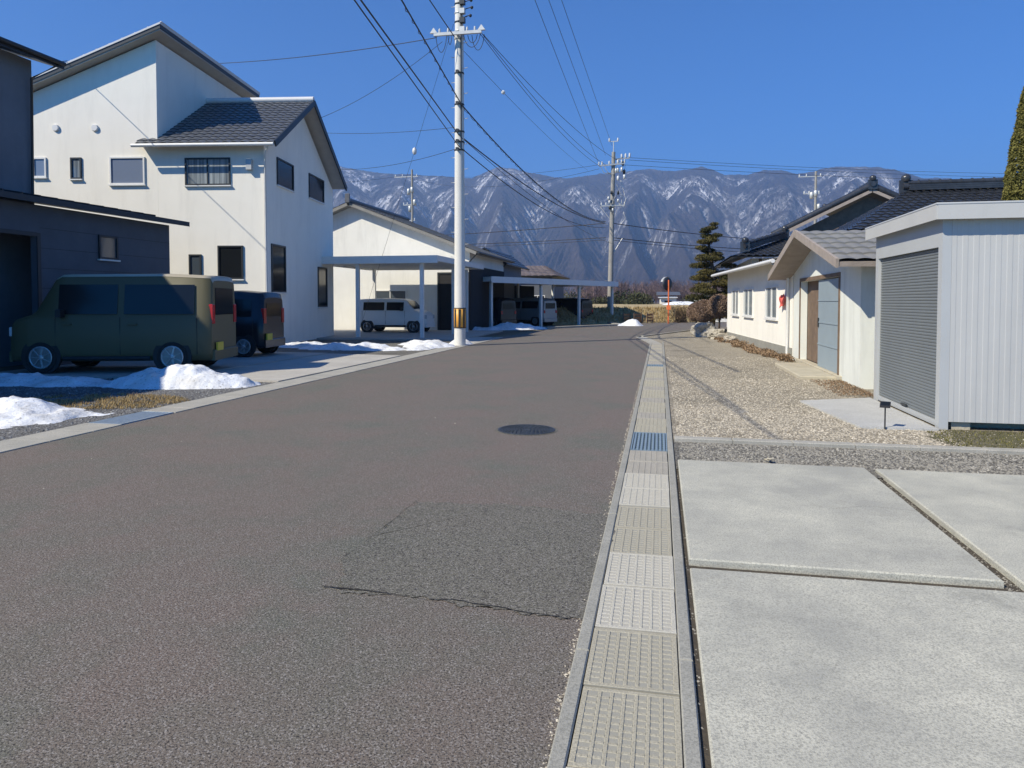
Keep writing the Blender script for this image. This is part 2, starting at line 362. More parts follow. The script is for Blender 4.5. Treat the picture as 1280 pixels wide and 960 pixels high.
# ------------------------------------------------------------------ mountains
def mountains():
    sk = [(-400,215),(0,213),(200,224),(330,214),(400,212),(427,208),(462,215),(508,218),(552,220.6),(568,222),(590,223),(606,215),(622,208.6),(644,211.5),(666,216.6),
          (703,223),(730,220.5),(751,216.6),(788,214),(810,211),(839,214),(858,212),(876,208),(892,212.6),(905,218),(933,219),(956,212.6),(978,212.6),(997,218),
          (1022,212.6),(1045,208.7),(1077,208.7),(1100,209),(1118,212),(1152,222.5),(1185,222.5),(1206,226.7),(1290,232),(1400,226),(1700,236)]
    NA, NR = 1500, 380
    px = np.linspace(-350, 1650, NA)
    ry = np.interp(px, [a for a, _ in sk], [b for _, b in sk]); ry = ry+(fbm(px/9, px*0+3, 3, 5)-.5)*2.2
    tang = np.empty(NA); ux = np.empty(NA); uy = np.empty(NA)
    for i in range(NA):
        v, f = ray(px[i], ry[i]); h = math.hypot(v.x, v.y); tang[i] = v.z/h; ux[i] = v.x/h; uy[i] = v.y/h
    t = np.linspace(0, 1, NR)
    r = 2300+(t**1.0)*4300
    A, Rr = np.meshgrid(np.arange(NA), r, indexing='ij')
    T = (Rr-2300)/4300
    X = ux[:, None]*Rr; Y = uy[:, None]*Rr
    ridge = 5100.
    q = np.clip((Rr-2300)/(ridge-2300), 0, 1.6)
    hR = tang*ridge+H
    # spurs run down from the crest; between them V valleys, and smaller ribs branch off the spurs like a herringbone
    Lc = np.arctan2(-X, Y)*-ridge
    u = Lc+330*(fbm(Rr/1100+Lc/2600, Lc/1500, 3, 11)-.5)*np.clip(1.1-q, 0, 1)*2+60*(fbm(Rr/260, Lc/400, 3, 12)-.5)
    rsu = np.random.RandomState(5); cs = [-6200.]
    while cs[-1] < 6400: cs.append(cs[-1]+rsu.uniform(300, 640))
    cs = np.array(cs); idx = np.clip(np.searchsorted(cs, u)-1, 0, len(cs)-2)
    a0 = cs[idx]; a1 = cs[idx+1]; f = (u-a0)/(a1-a0); tri = np.abs(2*f-1); dcr = np.minimum(u-a0, a1-u); wid = a1-a0
    side = np.where(f < .5, 1., -1.)
    Wx, Wy = X, Y
    big = tri; env = np.clip(4*q*(1.04-q), 0, 1)**.8*(q < 1.04)
    rib = Rr/105+dcr/90+1.1*fbm(X/300, Y/300, 3, 15)
    rf = rib-np.floor(rib); med = np.abs(2*rf-1)**.8
    amp2 = 46*np.clip(dcr/130, 0, 1)*(.5+fbm(X/600, Y/600, 2, 16))
    fin = ridged((Rr*1.0+dcr*1.4)/62+.7*fbm(X/90, Y/90, 2, 7), u/140, 3, 27)
    expo = .95+.72*(1-tri)**1.1
    qq = np.where(q < 1, np.clip(q, 1e-4, 1)**expo, 1-(q-1)*.8)
    Z = qq*hR[:, None]*(.97)+env*((med-.5)*amp2+(fin-.4)*26+(fbm(X/500, Y/500, 3, 17)-.5)*90)
    # low forested foothills in front
    foot = 60*np.exp(-((Rr-2700)/260)**2)*fbm(X/500, Y/300, 3, 31)
    Z = np.maximum(Z, foot-10)
    # make each column's skyline match
    ang = (Z-H)/Rr; mx = ang.max(axis=1); ratio = tang/mx
    k = np.ones(9)/9; rs = np.convolve(np.pad(ratio, 4, mode='edge'), k, 'valid')
    ratio = .5*ratio+.5*rs
    wgt = np.clip(q*1.6, 0, 1)
    Z = Z*(1+(ratio[:, None]-1)*wgt)
    # snow lies in narrow chutes running down the slope, in patches and mostly high up
    patch = fbm(X/230, Rr/330, 4, 45); patch2 = fbm(X/700+9, Y/800, 3, 48)
    alt = np.clip((Z-120)/420+.08, 0, 1)*np.clip((hR[:, None]-Z)/70+.15, 0, 1)
    gully = np.clip((.42-med)*4.0, 0, 1)*np.clip(dcr/70-.15, 0, 1); fg = np.clip((.40-fin)*6, 0, 1)
    sn = np.clip((patch-.47)*6+(patch2-.5)*3.0, 0, 1)*alt*np.clip(gully*.9+fg*.55+.12, 0, 1)
    sn = np.clip(sn, 0, 1)
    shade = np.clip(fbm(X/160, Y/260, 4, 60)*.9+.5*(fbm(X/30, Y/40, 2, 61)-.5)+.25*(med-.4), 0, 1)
    V = np.stack([X, Y, Z], -1).reshape(-1, 3)
    ii = np.arange(NA*NR).reshape(NA, NR)
    Fc = np.stack([ii[:-1, :-1], ii[1:, :-1], ii[1:, 1:], ii[:-1, 1:]], -1).reshape(-1, 4)
    m, n, b = newmat('mountain_forest')
    a1 = n.nodes.new('ShaderNodeAttribute'); a1.attribute_name = 'shade'
    a2 = n.nodes.new('ShaderNodeAttribute'); a2.attribute_name = 'snow'
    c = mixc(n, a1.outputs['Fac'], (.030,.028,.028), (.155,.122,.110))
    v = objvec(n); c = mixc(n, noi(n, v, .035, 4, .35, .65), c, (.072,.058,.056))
    def mnode(op, a, b2):
        q = n.nodes.new('ShaderNodeMath'); q.operation = op; q.use_clamp = op != 'ADD'
        for k, x in enumerate((a, b2)):
            if isinstance(x, (int, float)): q.inputs[k].default_value = x
            else: n.links.new(x, q.inputs[k])
        return q.outputs[0]
    warp = n.nodes.new('ShaderNodeTexNoise'); warp.inputs['Scale'].default_value = .004; warp.inputs['Detail'].default_value = 3; n.links.new(v, warp.inputs['Vector'])
    vm = n.nodes.new('ShaderNodeVectorMath'); vm.operation = 'SCALE'; vm.inputs['Scale'].default_value = 40; n.links.new(warp.outputs['Color'], vm.inputs[0])
    va = n.nodes.new('ShaderNodeVectorMath'); va.operation = 'ADD'; n.links.new(v, va.inputs[0]); n.links.new(vm.outputs[0], va.inputs[1])
    s1 = noi(n, scalevec(n, va.outputs[0], (.05, .008, .014)), 1.0, 4, .40, .58, .62)
    s2 = noi(n, scalevec(n, va.outputs[0], (.12, .03, .05)), 1.0, 3, .38, .55, .6)
    st = mnode('MULTIPLY', mnode('MULTIPLY', s1, s2), 2.2)
    sf = mnode('MULTIPLY', mnode('MULTIPLY', st, a2.outputs['Fac']), 1.7)
    tex = noi(n, scalevec(n, va.outputs[0], (.06, .01, .02)), 1.0, 5, .3, .7, .7)
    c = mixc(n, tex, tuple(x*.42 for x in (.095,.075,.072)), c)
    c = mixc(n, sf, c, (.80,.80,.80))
    n.links.new(c, b.inputs['Base Color']); b.inputs['Roughness'].default_value = 1; b.inputs['Specular IOR Level'].default_value = 0
    bumpn(n, noi(n, v, .05, 5, .1, .9), b, 1.0, 14)
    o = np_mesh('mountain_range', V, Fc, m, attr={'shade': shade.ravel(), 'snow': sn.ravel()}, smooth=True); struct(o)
mountains()

# haze
hz = MB(); hz.box(-7500, -60, -1.2, 7500, 7200, 1120)
hm = bpy.data.materials.new('haze_air'); hm.use_nodes = True; hn = hm.node_tree; hn.nodes.remove(hn.nodes['Principled BSDF'])
pv = hn.nodes.new('ShaderNodeVolumePrincipled'); pv.inputs['Density'].default_value = .00018
pv.inputs['Color'].default_value = (.38, .60, 1.0, 1); pv.inputs['Anisotropy'].default_value = .088
hn.links.new(pv.outputs[0], hn.nodes['Material Output'].inputs['Volume'])
stuff(hz.build('haze', hm))

# ------------------------------------------------------------------ ground sheets
def sheet(name, poly, z, m):
    b = MB(); b.add([(p[0], p[1], z) for p in poly], [tuple(range(len(poly)))]); return struct(b.build(name, m))
sheet('ground', [(-7000, -50), (7000, -50), (7000, 7000), (-7000, 7000)], -.03, M['ground'])
XL, XR = -6.38, -.346
cA = G(625, 422); cB = G(690, 411); cC = G(775, 407); cD = G(795, 421); cE = G(865, 412.5)
road_poly = [(XL, -12), (XR, -12), (XR, 25.6), (cD.x, cD.y), (cE.x, cE.y), (30, 42.5), (60, 46), (60, 58), (30, 55.5), (2.6, 53.2), (-2.8, 50.6),
             (cC.x, cC.y), (cB.x, cB.y), (cA.x-.1, cA.y), (XL, 24.0)]
sheet('road', road_poly, 0, M['asphalt'])
# asphalt repair patch and cracks
pp = [G(520, 628), G(640, 631), G(770, 646), G(738, 778), G(600, 760), G(505, 746), G(430, 742), G(426, 700), G(470, 668)]
qq = []
for i in range(len(pp)):
    a_, c_ = pp[i], pp[(i+1) % len(pp)]
    for k in range(40):
        q_ = a_.lerp(c_, k/40); w_ = .022 if 0 < (i*40+k) else 0
        qq.append(Vector((q_.x+w_*2*(mnoise.noise(q_*9)+.6*mnoise.noise(q_*40)), q_.y+w_*2*(mnoise.noise(q_*9+Vector((7, 7, 0)))+.6*mnoise.noise(q_*40+Vector((3, 1, 0)))), 0)))
pp = qq
sheet('road_patch', [(p.x, p.y) for p in pp], .004, M['asphalt_patch'])
def crack(pts, wmax, seed):
    rs = random.Random(seed); b = MB(); L = []
    for i in range(len(pts)-1):
        a, c = pts[i], pts[i+1]; n = max(4, int((c-a).length/.018))
        for k in range(n): L.append(a.lerp(c, k/n))
    L.append(pts[-1]); V = []
    for i, p in enumerate(L):
        d = (L[min(i+1, len(L)-1)]-L[max(i-1, 0)]); d.z = 0; d.normalize(); nx = Vector((-d.y, d.x, 0))
        env = .35+.65*abs(math.sin(i*.045+seed))*mnoise.noise(Vector((i*.05, seed, 0)))*1.6
        wd = max(.0006, wmax*env*(.4+rs.random())*.5); p = p+nx*(mnoise.noise(Vector((i*.11, seed, 3)))*.018+rs.uniform(-.003, .003))
        V += [(p.x+nx.x*wd, p.y+nx.y*wd, .008), (p.x-nx.x*wd, p.y-nx.y*wd, .008)]
    b.add(V, [(2*i, 2*i+1, 2*i+3, 2*i+2) for i in range(len(L)-1)]); return struct(b.build('road_crack', M['crack']))
crack([G(402, 734), G(470, 741), G(520, 749), G(560, 751), G(640, 763), G(712, 775)], .020, 1)
crack([G(520, 627), G(480, 660), G(430, 697)], .010, 2)
crack([G(600, 629), G(660, 641), G(768, 652)], .0025, 3)

# left side: gutter kerb strip, driveway, yards
kx0, kx1 = -6.90, XL
b = MB()
y = -8.0
gy0, gy1 = 7.46, 8.42
while y < 23.4:
    y2 = y+.6
    ya_, yb_ = (y, min(y2, gy0)) if y < gy0 else (max(y, gy1), y2)
    if yb_-ya_ > .02: b.box(kx0, ya_+.004, -.1, kx1, yb_-.004, .012+random.uniform(-.002, .002), .004)
    y = y2
b.prism([(kx0, 23.6), (kx1, 23.6), (cA.x+.15, cA.y), (cA.x-.25, cA.y+.2)], -.1, .012)
struct(b.build('kerb_strip', M['kerb']))
def poly_strip(name, pts, wd, z, m, h=.1):
    b = MB()
    for i in range(len(pts)-1):
        a, c = Vector(pts[i][:2]), Vector(pts[i+1][:2]); d = (c-a).normalized(); n = Vector((-d.y, d.x))*wd/2
        L = (c-a).length; k = max(1, round(L/.6))
        for j in range(k):
            p = a.lerp(c, j/k)+d*.004; q = a.lerp(c, (j+1)/k)-d*.004
            b.prism([p-n, q-n, q+n, p+n], -.1, z+random.uniform(-.002, .002))
    return struct(b.build(name, m))
poly_strip('kerb_far', [(cB.x-.4, cB.y), (cC.x, cC.y+.2), (cC.x-.8, cC.y+3)], .4, .10, M['kerb'])
sheet('left_yard', [(-40, -12), (kx0, -12), (kx0, 24), (-7.4, 29.5), (cB.x-.6, cB.y), (-3.3, 50), (-12, 70), (-40, 70)], -.004, M['soil'])
sheet('left_gravel', [(-16, 3), (kx0-.01, 3), (kx0-.01, 11.9), (-16, 10.6)], .006, M['gravel_dark'])
dv = MB(); dv.prism([(kx0-.02, 12.0), (kx0-.02, 18.4), (-9.2, 18.7), (-9.2, 12.2)], -.1, .03); dv.prism([(-9.22, 12.2), (-9.22, 18.7), (-13.4, 18.9), (-13.4, 11.2)], -.1, .045)
struct(dv.build('driveway', M['drive']))
sheet('house_gravel', [(-24, 18.9), (kx0-.01, 18.5), (kx0-.01, 26), (-24, 26)], .008, M['gravel_grey'])
cpf = MB(); cpf.prism([(-17, 26.2), (-7.6, 26.2), (-7.7, 34.8), (-17, 34.8)], -.1, .05); struct(cpf.build('carport_floor', M['drive']))
sheet('apron', [(kx0-.1, 24.2), (kx0+.35, 24.2), (cA.x-.3, cA.y+.1), (cA.x-1.6, cA.y+.2)], .014, M['drive'])

# right side
gx = .152
sheet('right_gravel', [(gx, 7.9), (12, 7.9), (12, 27), (3, 33), (2.6, 39.6), (cE.x, cE.y-.3), (cD.x+.2, cD.y), (gx, 25.6)], .004, M['gravel_light'])
sheet('gravel_strip', [(gx, 6.5), (9, 6.5), (9, 7.9), (gx, 7.9)], .003, M['gravel_grey'])
sheet('slab_bed', [(gx, -12), (9, -12), (9, 6.5), (gx, 6.5)], -.008, M['joint_soil'])
sheet('mossy_ground', [(3.0, 8.02), (9, 8.02), (9, 9.2), (3.3, 9.1), (2.9, 8.6)], .009, M['mossy'])
cb = MB(); x = gx+.01
while x < 9: cb.box(x, 7.76, -.1, x+.595, 7.89, .045, .008); x += .6
struct(cb.build('edging_kerb', M['kerb']))
def slab(name, x0, y0, x1, y1, z):
    b = MB(); b.box(x0, y0, -.1, x1, y1, z, .008)
    o = b.build(name, M['slab']); return struct(o)
slab('concrete_slab', gx+.020, 4.14, 1.78, 6.75, .035)
slab('concrete_slab', 1.865, 4.10, 4.9, 6.73, .033)
slab('concrete_slab', gx+.022, .3, 4.9, 4.06, .012)
slab('concrete_slab', gx+.022, -4, 4.9, .28, .012)
kp = MB(); kp.prism([G(1000, 503)[:2], G(1075, 536)[:2], (3.16, 9.0), (3.16, 11.75)], -.05, .03); struct(kp.build('shed_pad', M['pad']))
def slab_crack(pts, seed, z):
    rs = random.Random(seed); b = MB(); L = []
    for i in range(len(pts)-1):
        a, c = Vector((*pts[i], 0)), Vector((*pts[i+1], 0))
        for k in range(40): L.append(a.lerp(c, k/40)+Vector((rs.uniform(-.004, .004), rs.uniform(-.006, .006), 0)))
    V = []
    for i, p in enumerate(L):
        w_ = .0009*(.4+rs.random()); V += [(p.x, p.y-w_, z), (p.x, p.y+w_, z)]
    b.add(V, [(2*i, 2*i+2, 2*i+3, 2*i+1) for i in range(len(L)-1)]); struct(b.build('slab_crack', M['crack']))
slab_crack([(1.77, 5.4), (1.45, 5.46), (1.2, 5.34)], 1, .0385)
slab_crack([(.6, 4.05), (.66, 3.80)], 2, .0155)
# corner gutter covers turning into the side road
poly_strip('corner_kerb', [(-.12, 25.6), (cD.x+.2, cD.y-.2)], .42, .014, M['kerb'])
poly_strip('side_kerb', [(cD.x+.25, cD.y), (cE.x+.2, cE.y-.1), (6, 40.6)], .12, .05, M['kerb'])

# ------------------------------------------------------------------ drain: side walls + covers
dw = MB()
DX0, DX1 = -.345, .145
for (a, c) in ((DX0, -.287), (.087, DX1)):
    y = -1.0
    while y < 25.4: dw.box(a, y+.002, -.4, c, y+1.996, .012, .006); y += 2
dw.box(DX0+.005, -1, -.42, DX1-.005, 25.4, -.38)
struct(dw.build('drain_channel', M['gutter']))
dk = MB(); dk.box(.146, -1, -.05, .212, 25.4, -.006); struct(dk.build('drain_gap', M['joint_soil']))
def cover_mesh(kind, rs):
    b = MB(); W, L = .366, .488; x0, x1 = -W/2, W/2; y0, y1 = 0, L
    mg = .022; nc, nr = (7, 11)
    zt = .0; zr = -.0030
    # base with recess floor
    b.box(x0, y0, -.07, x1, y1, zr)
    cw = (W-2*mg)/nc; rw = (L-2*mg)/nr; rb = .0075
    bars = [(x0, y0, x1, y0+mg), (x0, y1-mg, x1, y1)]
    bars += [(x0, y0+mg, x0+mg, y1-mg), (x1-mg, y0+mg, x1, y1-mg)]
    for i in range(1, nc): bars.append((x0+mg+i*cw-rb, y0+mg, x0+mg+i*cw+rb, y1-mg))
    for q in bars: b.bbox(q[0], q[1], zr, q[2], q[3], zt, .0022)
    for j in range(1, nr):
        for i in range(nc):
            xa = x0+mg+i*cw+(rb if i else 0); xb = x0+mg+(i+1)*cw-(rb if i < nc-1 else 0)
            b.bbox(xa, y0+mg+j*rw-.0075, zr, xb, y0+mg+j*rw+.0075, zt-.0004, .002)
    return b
def plain_cover(rs):
    b = MB(); W, L = .366, .488
    b.box(-W/2, 0, -.07, W/2, L, -.001, .005)
    for i in range(1, 7):
        x = -W/2+i*W/7; b.bbox(x-.004, .02, -.001, x+.004, L-.02, .002, .0012)
    return b
proto = {}
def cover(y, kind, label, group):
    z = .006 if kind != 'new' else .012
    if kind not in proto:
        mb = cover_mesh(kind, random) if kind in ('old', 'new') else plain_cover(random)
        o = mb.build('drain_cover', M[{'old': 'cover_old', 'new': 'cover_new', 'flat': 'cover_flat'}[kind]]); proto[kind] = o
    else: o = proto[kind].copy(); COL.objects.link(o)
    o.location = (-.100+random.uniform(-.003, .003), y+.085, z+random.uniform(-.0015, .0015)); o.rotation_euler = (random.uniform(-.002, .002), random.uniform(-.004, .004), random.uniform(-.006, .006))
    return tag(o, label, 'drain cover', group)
ordn = ['zero','first','second','third','fourth','fifth','sixth','seventh','eighth','ninth','tenth','eleventh','twelfth','thirteenth','fourteenth','fifteenth','sixteenth','seventeenth']
GRP = 'concrete covers laid along the roadside drain'
cover(1.65, 'new', 'concrete drain cover cut off by the bottom of the photo', GRP)
cover(2.15, 'old', 'aged gridded concrete drain cover, nearest whole one in the row', GRP)
cover(2.65, 'old', 'aged gridded concrete drain cover just before the nearer pale pair', GRP)
cover(3.15, 'new', 'pale gridded drain cover, near one of the larger looking pale pair', GRP)
cover(3.65, 'new', 'pale gridded drain cover, far one of the larger looking pale pair', GRP)
cover(4.15, 'old', 'aged gridded drain cover just beyond the nearer pale pair', GRP)
cover(4.65, 'old', 'aged gridded drain cover just before the farther pale pair', GRP)
cover(5.15, 'new', 'pale gridded drain cover, near one of the farther pale pair', GRP)
cover(5.65, 'new', 'pale gridded drain cover, far one of the farther pale pair', GRP)
cover(6.15, 'flat', 'worn concrete drain cover between pale cover and its twin before blue grating', GRP)
cover(6.65, 'flat', 'worn concrete drain cover touching the near end of the large blue grating', GRP)
k = 1; y = 8.15
while y < 16.6:
    cover(y, 'old' if k % 3 else 'flat', f'{ordn[k]} concrete drain cover beyond the large blue grating', GRP); y += .5; k += 1
k = 1; y = 17.15
while y < 25.2:
    cover(y, 'flat' if k % 3 else 'old', f'{ordn[k]} concrete drain cover beyond the small blue grating', GRP); y += .5; k += 1
def grating(x0, x1, y0, y1, label, along=True, nb=9, z=.008, m='blue_steel'):
    t = thing('drain_grating', label, 'grating', ((x0+x1)/2, (y0+y1)/2, z))
    w_, l_ = (x1-x0)/2, (y1-y0)/2
    fr = MB(); fr.box(-w_, -l_, -.04, -w_+.012, l_, 0); fr.box(w_-.012, -l_, -.04, w_, l_, 0)
    fr.box(-w_+.012, -l_, -.04, w_-.012, -l_+.012, -.001); fr.box(-w_+.012, l_-.012, -.04, w_-.012, l_, -.001)
    fr.build('frame', M[m], t)
    bb = MB()
    for i in range(nb):
        x = -w_+.012+(i+.5)*(2*w_-.024)/nb; bb.box(x-.011, -l_+.012, -.04, x+.011, l_-.012, -.003, .003)
    k = int(2*l_/.1)
    for j in range(1, k):
        yy = -l_+j*2*l_/k; bb.box(-w_+.012, yy-.003, -.03, w_-.012, yy+.003, -.008)
    stuffed = bb.build('bars', M[m], t); return t
grating(-.284, .084, 7.24, 8.23, 'blue grey steel grating in the drain beside the grey gravel strip')
grating(-.284, .084, 16.74, 17.23, 'small blue grey steel grating farther up the same drain')
grating(kx0+.03, kx1-.03, gy0, gy1, 'pale blue grating set in the left kerb beside dry grass', nb=9, z=.012, m='pale_steel')

# manhole
mc = G(658, 537.5); mr = .335
t = thing('manhole_cover', 'round dark cast iron manhole cover in the asphalt', 'manhole cover', (mc.x, mc.y, .006))
b = MB(); 
b.lathe((0, 0, 0), [(mr, -.02), (mr, .004), (mr-.025, .005), (mr-.028, -.02)], 48, smooth=False); b.build('rim', M['iron'], t)
b = MB(); b.lathe((0, 0, 0), [(mr-.035, -.02), (mr-.035, .0)], 48, smooth=False)
for rr in np.arange(.05, mr-.04, .035):
    n = max(8, int(rr*2*math.pi/.05))
    for k in range(n):
        a0 = 2*math.pi*k/n; a1 = a0+2*math.pi/n*.62
        ps = [(rr*math.cos(a0), rr*math.sin(a0)), ((rr+.02)*math.cos(a0), (rr+.02)*math.sin(a0)), ((rr+.02)*math.cos(a1), (rr+.02)*math.sin(a1)), (rr*math.cos(a1), rr*math.sin(a1))]
        b.prism(ps, 0, .006)
b.build('lid', M['iron'], t)
ml = MB(); ml.lathe((mc.x, mc.y, 0), [(mr+.03, .001), (mr+.03, .004)], 48, smooth=False); struct(ml.build('manhole_seat', M['asphalt_patch']))

# ------------------------------------------------------------------ loose stones (scatter)
def octa(n):
    V = np.array([[1,0,0],[-1,0,0],[0,1,0],[0,-1,0],[0,0,1],[0,0,-1]], float)
    Fc = np.array([[0,2,4],[2,1,4],[1,3,4],[3,0,4],[2,0,5],[1,2,5],[3,1,5],[0,3,5]])
    return V, Fc
def scatter(name, pts, smin, smax, m, flat=.6, seed=0, z=0.0):
    rs = np.random.RandomState(seed); N = len(pts); V, Fc = octa(1)
    s = smin+(smax-smin)*rs.rand(N)**1.7
    sc = s[:, None]*np.stack([.7+.6*rs.rand(N), .7+.6*rs.rand(N), flat*(.7+.5*rs.rand(N))], 1)
    VV = V[None]*(1+.35*(rs.rand(N, 6, 1)-.5))+.25*(rs.rand(N, 6, 3)-.5); VV = VV*sc[:, None, :]
    a = rs.rand(N)*2*math.pi; c, s_ = np.cos(a), np.sin(a)
    x = VV[..., 0]*c[:, None]-VV[..., 1]*s_[:, None]; yy = VV[..., 0]*s_[:, None]+VV[..., 1]*c[:, None]
    til = (rs.rand(N)-.5)*.9; zz = VV[..., 2]+x*til[:, None]
    out = np.stack([x+pts[:, 0:1], yy+pts[:, 1:2], zz+z+.25*sc[:, 2:3]+(pts[:, 2:3] if pts.shape[1] > 2 else 0)], -1).reshape(-1, 3)
    FF = (Fc[None]+np.arange(N)[:, None, None]*6).reshape(-1, 3)
    sh = np.repeat(rs.rand(N)**1.3, 6)
    return stuff(np_mesh(name, out, FF, m, attr={'shade': sh}))
def rnd_rect(n, x0, y0, x1, y1, rs): return np.stack([x0+(x1-x0)*rs.rand(n), y0+(y1-y0)*rs.rand(n)], 1)
rs = np.random.RandomState(3)
scatter('gravel_stones', rnd_rect(15000, gx+.05, 6.76, 6.4, 7.75, rs), .008, .020, M['stone_grey'], seed=1, z=.0)
# light gravel thins out with distance (density falls as stones become sub-pixel)
p = np.concatenate([rnd_rect(14000, gx+.05, 7.9, 3.2, 10.5, rs), rnd_rect(9000, gx+.05, 10.5, 3.1, 14.5, rs), rnd_rect(4500, gx+.05, 14.5, 3.1, 20, rs)])
pad = lambda q: ~((q[:, 0] > 2.05) & (q[:, 1] < 11.7) & (q[:, 1] > 9.05) & (q[:, 0] > 2.05+(11.7-q[:, 1])*.12))
scatter('pale_gravel_stones', p[pad(p)], .008, .021, M['stone_beige'], seed=2, z=.0)
scatter('mossy_stones', rnd_rect(2600, 3.0, 7.95, 7.5, 9.1, rs), .008, .018, M['stone_beige'], seed=5)
p = rnd_rect(16000, -14, 5.2, kx0-.01, 12, rs)
scatter('dark_gravel_stones', p, .010, .026, M['stone_dark'], seed=4)
# grit in the slab joints, beside the drain and on the asphalt
p = np.concatenate([rnd_rect(500, 1.785, 4.07, 1.86, 6.75, rs), rnd_rect(160, gx+.05, 4.065, 4.9, 4.12, rs), rnd_rect(300, .148, 1.0, .170, 12, rs)])
scatter('joint_grit', p, .003, .009, M['stone_grey'], seed=6, z=-.008)
p = np.concatenate([rnd_rect(900, -.375, 1.0, -.343, 14, rs), rnd_rect(90, -5.9, 4, -.6, 16, rs), np.array([[-3.9, 9.3], [-3.95, 9.35], [-3.8, 9.2]])])
scatter('road_grit', p, .003, .010, M['stone_beige'], seed=7)
lf = MB(); q = G(961, 579)
for k in range(3):
    a = k*.9; lf.add([(q.x+.05*math.cos(a+t_)*(1 if i % 2 else .55), q.y+.035*math.sin(a+t_), .03+.008*(i % 3)) for i, t_ in enumerate(np.linspace(0, 6.28, 8)[:-1])], [tuple(range(7))])
tag(lf.build('fallen_leaf', M['base_block']), 'tan fallen leaf on the grey gravel strip beside concrete slab', 'leaf')

# dry grass
def blades(name, pts, h, m, seed=0, wd=.004, lean=.9):
    rs = np.random.RandomState(seed); N = len(pts); a = rs.rand(N)*6.283; l = h*(.4+.9*rs.rand(N)); ln = lean*rs.rand(N)*l
    b0 = np.stack([pts[:, 0]-np.sin(a)*wd, pts[:, 1]+np.cos(a)*wd, np.zeros(N)+.006], 1)
    b1 = np.stack([pts[:, 0]+np.sin(a)*wd, pts[:, 1]-np.cos(a)*wd, np.zeros(N)+.006], 1)
    tp = np.stack([pts[:, 0]+np.cos(a)*ln, pts[:, 1]+np.sin(a)*ln, l*.8+.006], 1)
    V = np.stack([b0, b1, tp], 1).reshape(-1, 3); Fc = np.arange(3*N).reshape(-1, 3)
    if pts.shape[1] > 2: V[:, 2] += np.repeat(pts[:, 2], 3)
    return stuff(np_mesh(name, V, Fc, m, attr={'shade': np.repeat(rs.rand(N), 3)}))
g1, g2, g3, g4 = G(60, 508), G(150, 492), G(250, 495), G(150, 516)
n = 9000; a = rs.rand(n)*6.283; rr = np.sqrt(rs.rand(n)); cx, cy = -8.1, 9.15
pg = np.stack([cx+rr*np.cos(a)*1.35, cy+rr*np.sin(a)*.75], 1)
pg = pg[(pg[:, 0] < kx0-.02) & (fbm(pg[:, 0]*3, pg[:, 1]*3, 3, 9) > .38)]
blades('dry_grass', pg, .05, M['straw'], 3)

# ------------------------------------------------------------------ snow
def snow(label, blobs, res=.04, nz=.8, seed=0, z0=.0, cut=.03, name='snow_pile'):
    xs = [q[0] for q in blobs]; ys = [q[1] for q in blobs]; rm = max(max(q[2], q[3]) for q in blobs)*1.7
    x0, x1, y0, y1 = min(xs)-rm, max(xs)+rm, min(ys)-rm, max(ys)+rm
    nx, ny = int((x1-x0)/res), int((y1-y0)/res)
    X, Y = np.meshgrid(np.linspace(x0, x1, nx), np.linspace(y0, y1, ny), indexing='ij')
    Z = np.zeros_like(X)
    for (cx, cy, rx, ry, h, ang) in blobs:
        c, s = math.cos(ang), math.sin(ang); u = ((X-cx)*c+(Y-cy)*s)/rx; v = (-(X-cx)*s+(Y-cy)*c)/ry
        d = u*u+v*v; Z = np.maximum(Z, h*np.clip(1-d, 0, 1)**.75) if False else Z+0*Z if False else np.logaddexp(Z*14, h*np.clip(1-d, -.1, 1)*14)/14-.049*(Z*0+1)*0
    Z = Z-math.log(1+len(blobs))/14
    inside = Z > -.004
    Z = Z*(1+nz*1.2*(fbm(X*2.2, Y*2.2, 4, seed)-.5))+.12*nz*(fbm(X*3.5, Y*3.5, 5, seed+3)-.5)+.05*nz*(ridged(X*3, Y*3, 2, seed+9)-.4)-cut*.5
    keep = (Z > 0) & inside
    Z = np.where(keep, Z, -.02)
    ii = np.arange(nx*ny).reshape(nx, ny)
    k = keep[:-1, :-1] | keep[1:, :-1] | keep[1:, 1:] | keep[:-1, 1:]
    Fc = np.stack([ii[:-1, :-1], ii[1:, :-1], ii[1:, 1:], ii[:-1, 1:]], -1)[k]
    V = np.stack([X, Y, Z+z0], -1).reshape(-1, 3)
    used = np.unique(Fc); mp = np.full(len(V), -1); mp[used] = np.arange(len(used))
    o = np_mesh(name, V[used], mp[Fc], M['snow'], smooth=True)
    return tag(o, label, 'snow pile')
snow('large white snow mound in front of the olive van at the kerb', [(-8.4, 11.25, 1.5, .75, .50, .15), (-7.7, 11.2, .8, .45, .30, .1), (-11.2, 11.0, 2.4, .75, .26, .05), (-13.4, 11.1, 2.2, .8, .22, 0)], seed=11)
snow('low snow patch by the gravel and kerb at the left edge of photo', [(-8.4, 7.75, 1.2, .85, .34, .3), (-7.9, 7.35, .8, .6, .20, .5), (-9.8, 7.6, 1.6, .9, .40, .1), (-7.45, 7.9, .55, .25, .12, .6)], seed=22)
snow('bluish shaded snow strip lying before the pale carport', [(-9.6, 21.0, 2.0, .9, .30, .1), (-11.4, 21.6, 1.6, .8, .26, 0), (-8.3, 20.6, 1.2, .5, .16, .3)], res=.06, seed=33)
snow('bright snow heap around the foot of the concrete utility pole', [(-7.5, 22.6, 1.0, 1.1, .34, .2), (-7.4, 21.2, .6, .9, .2, .1), (-6.9, 24.2, .5, .7, .36, .2), (-8.2, 23.6, .9, .8, .3, 0)], res=.05, seed=44)
q1 = G(640, 412)
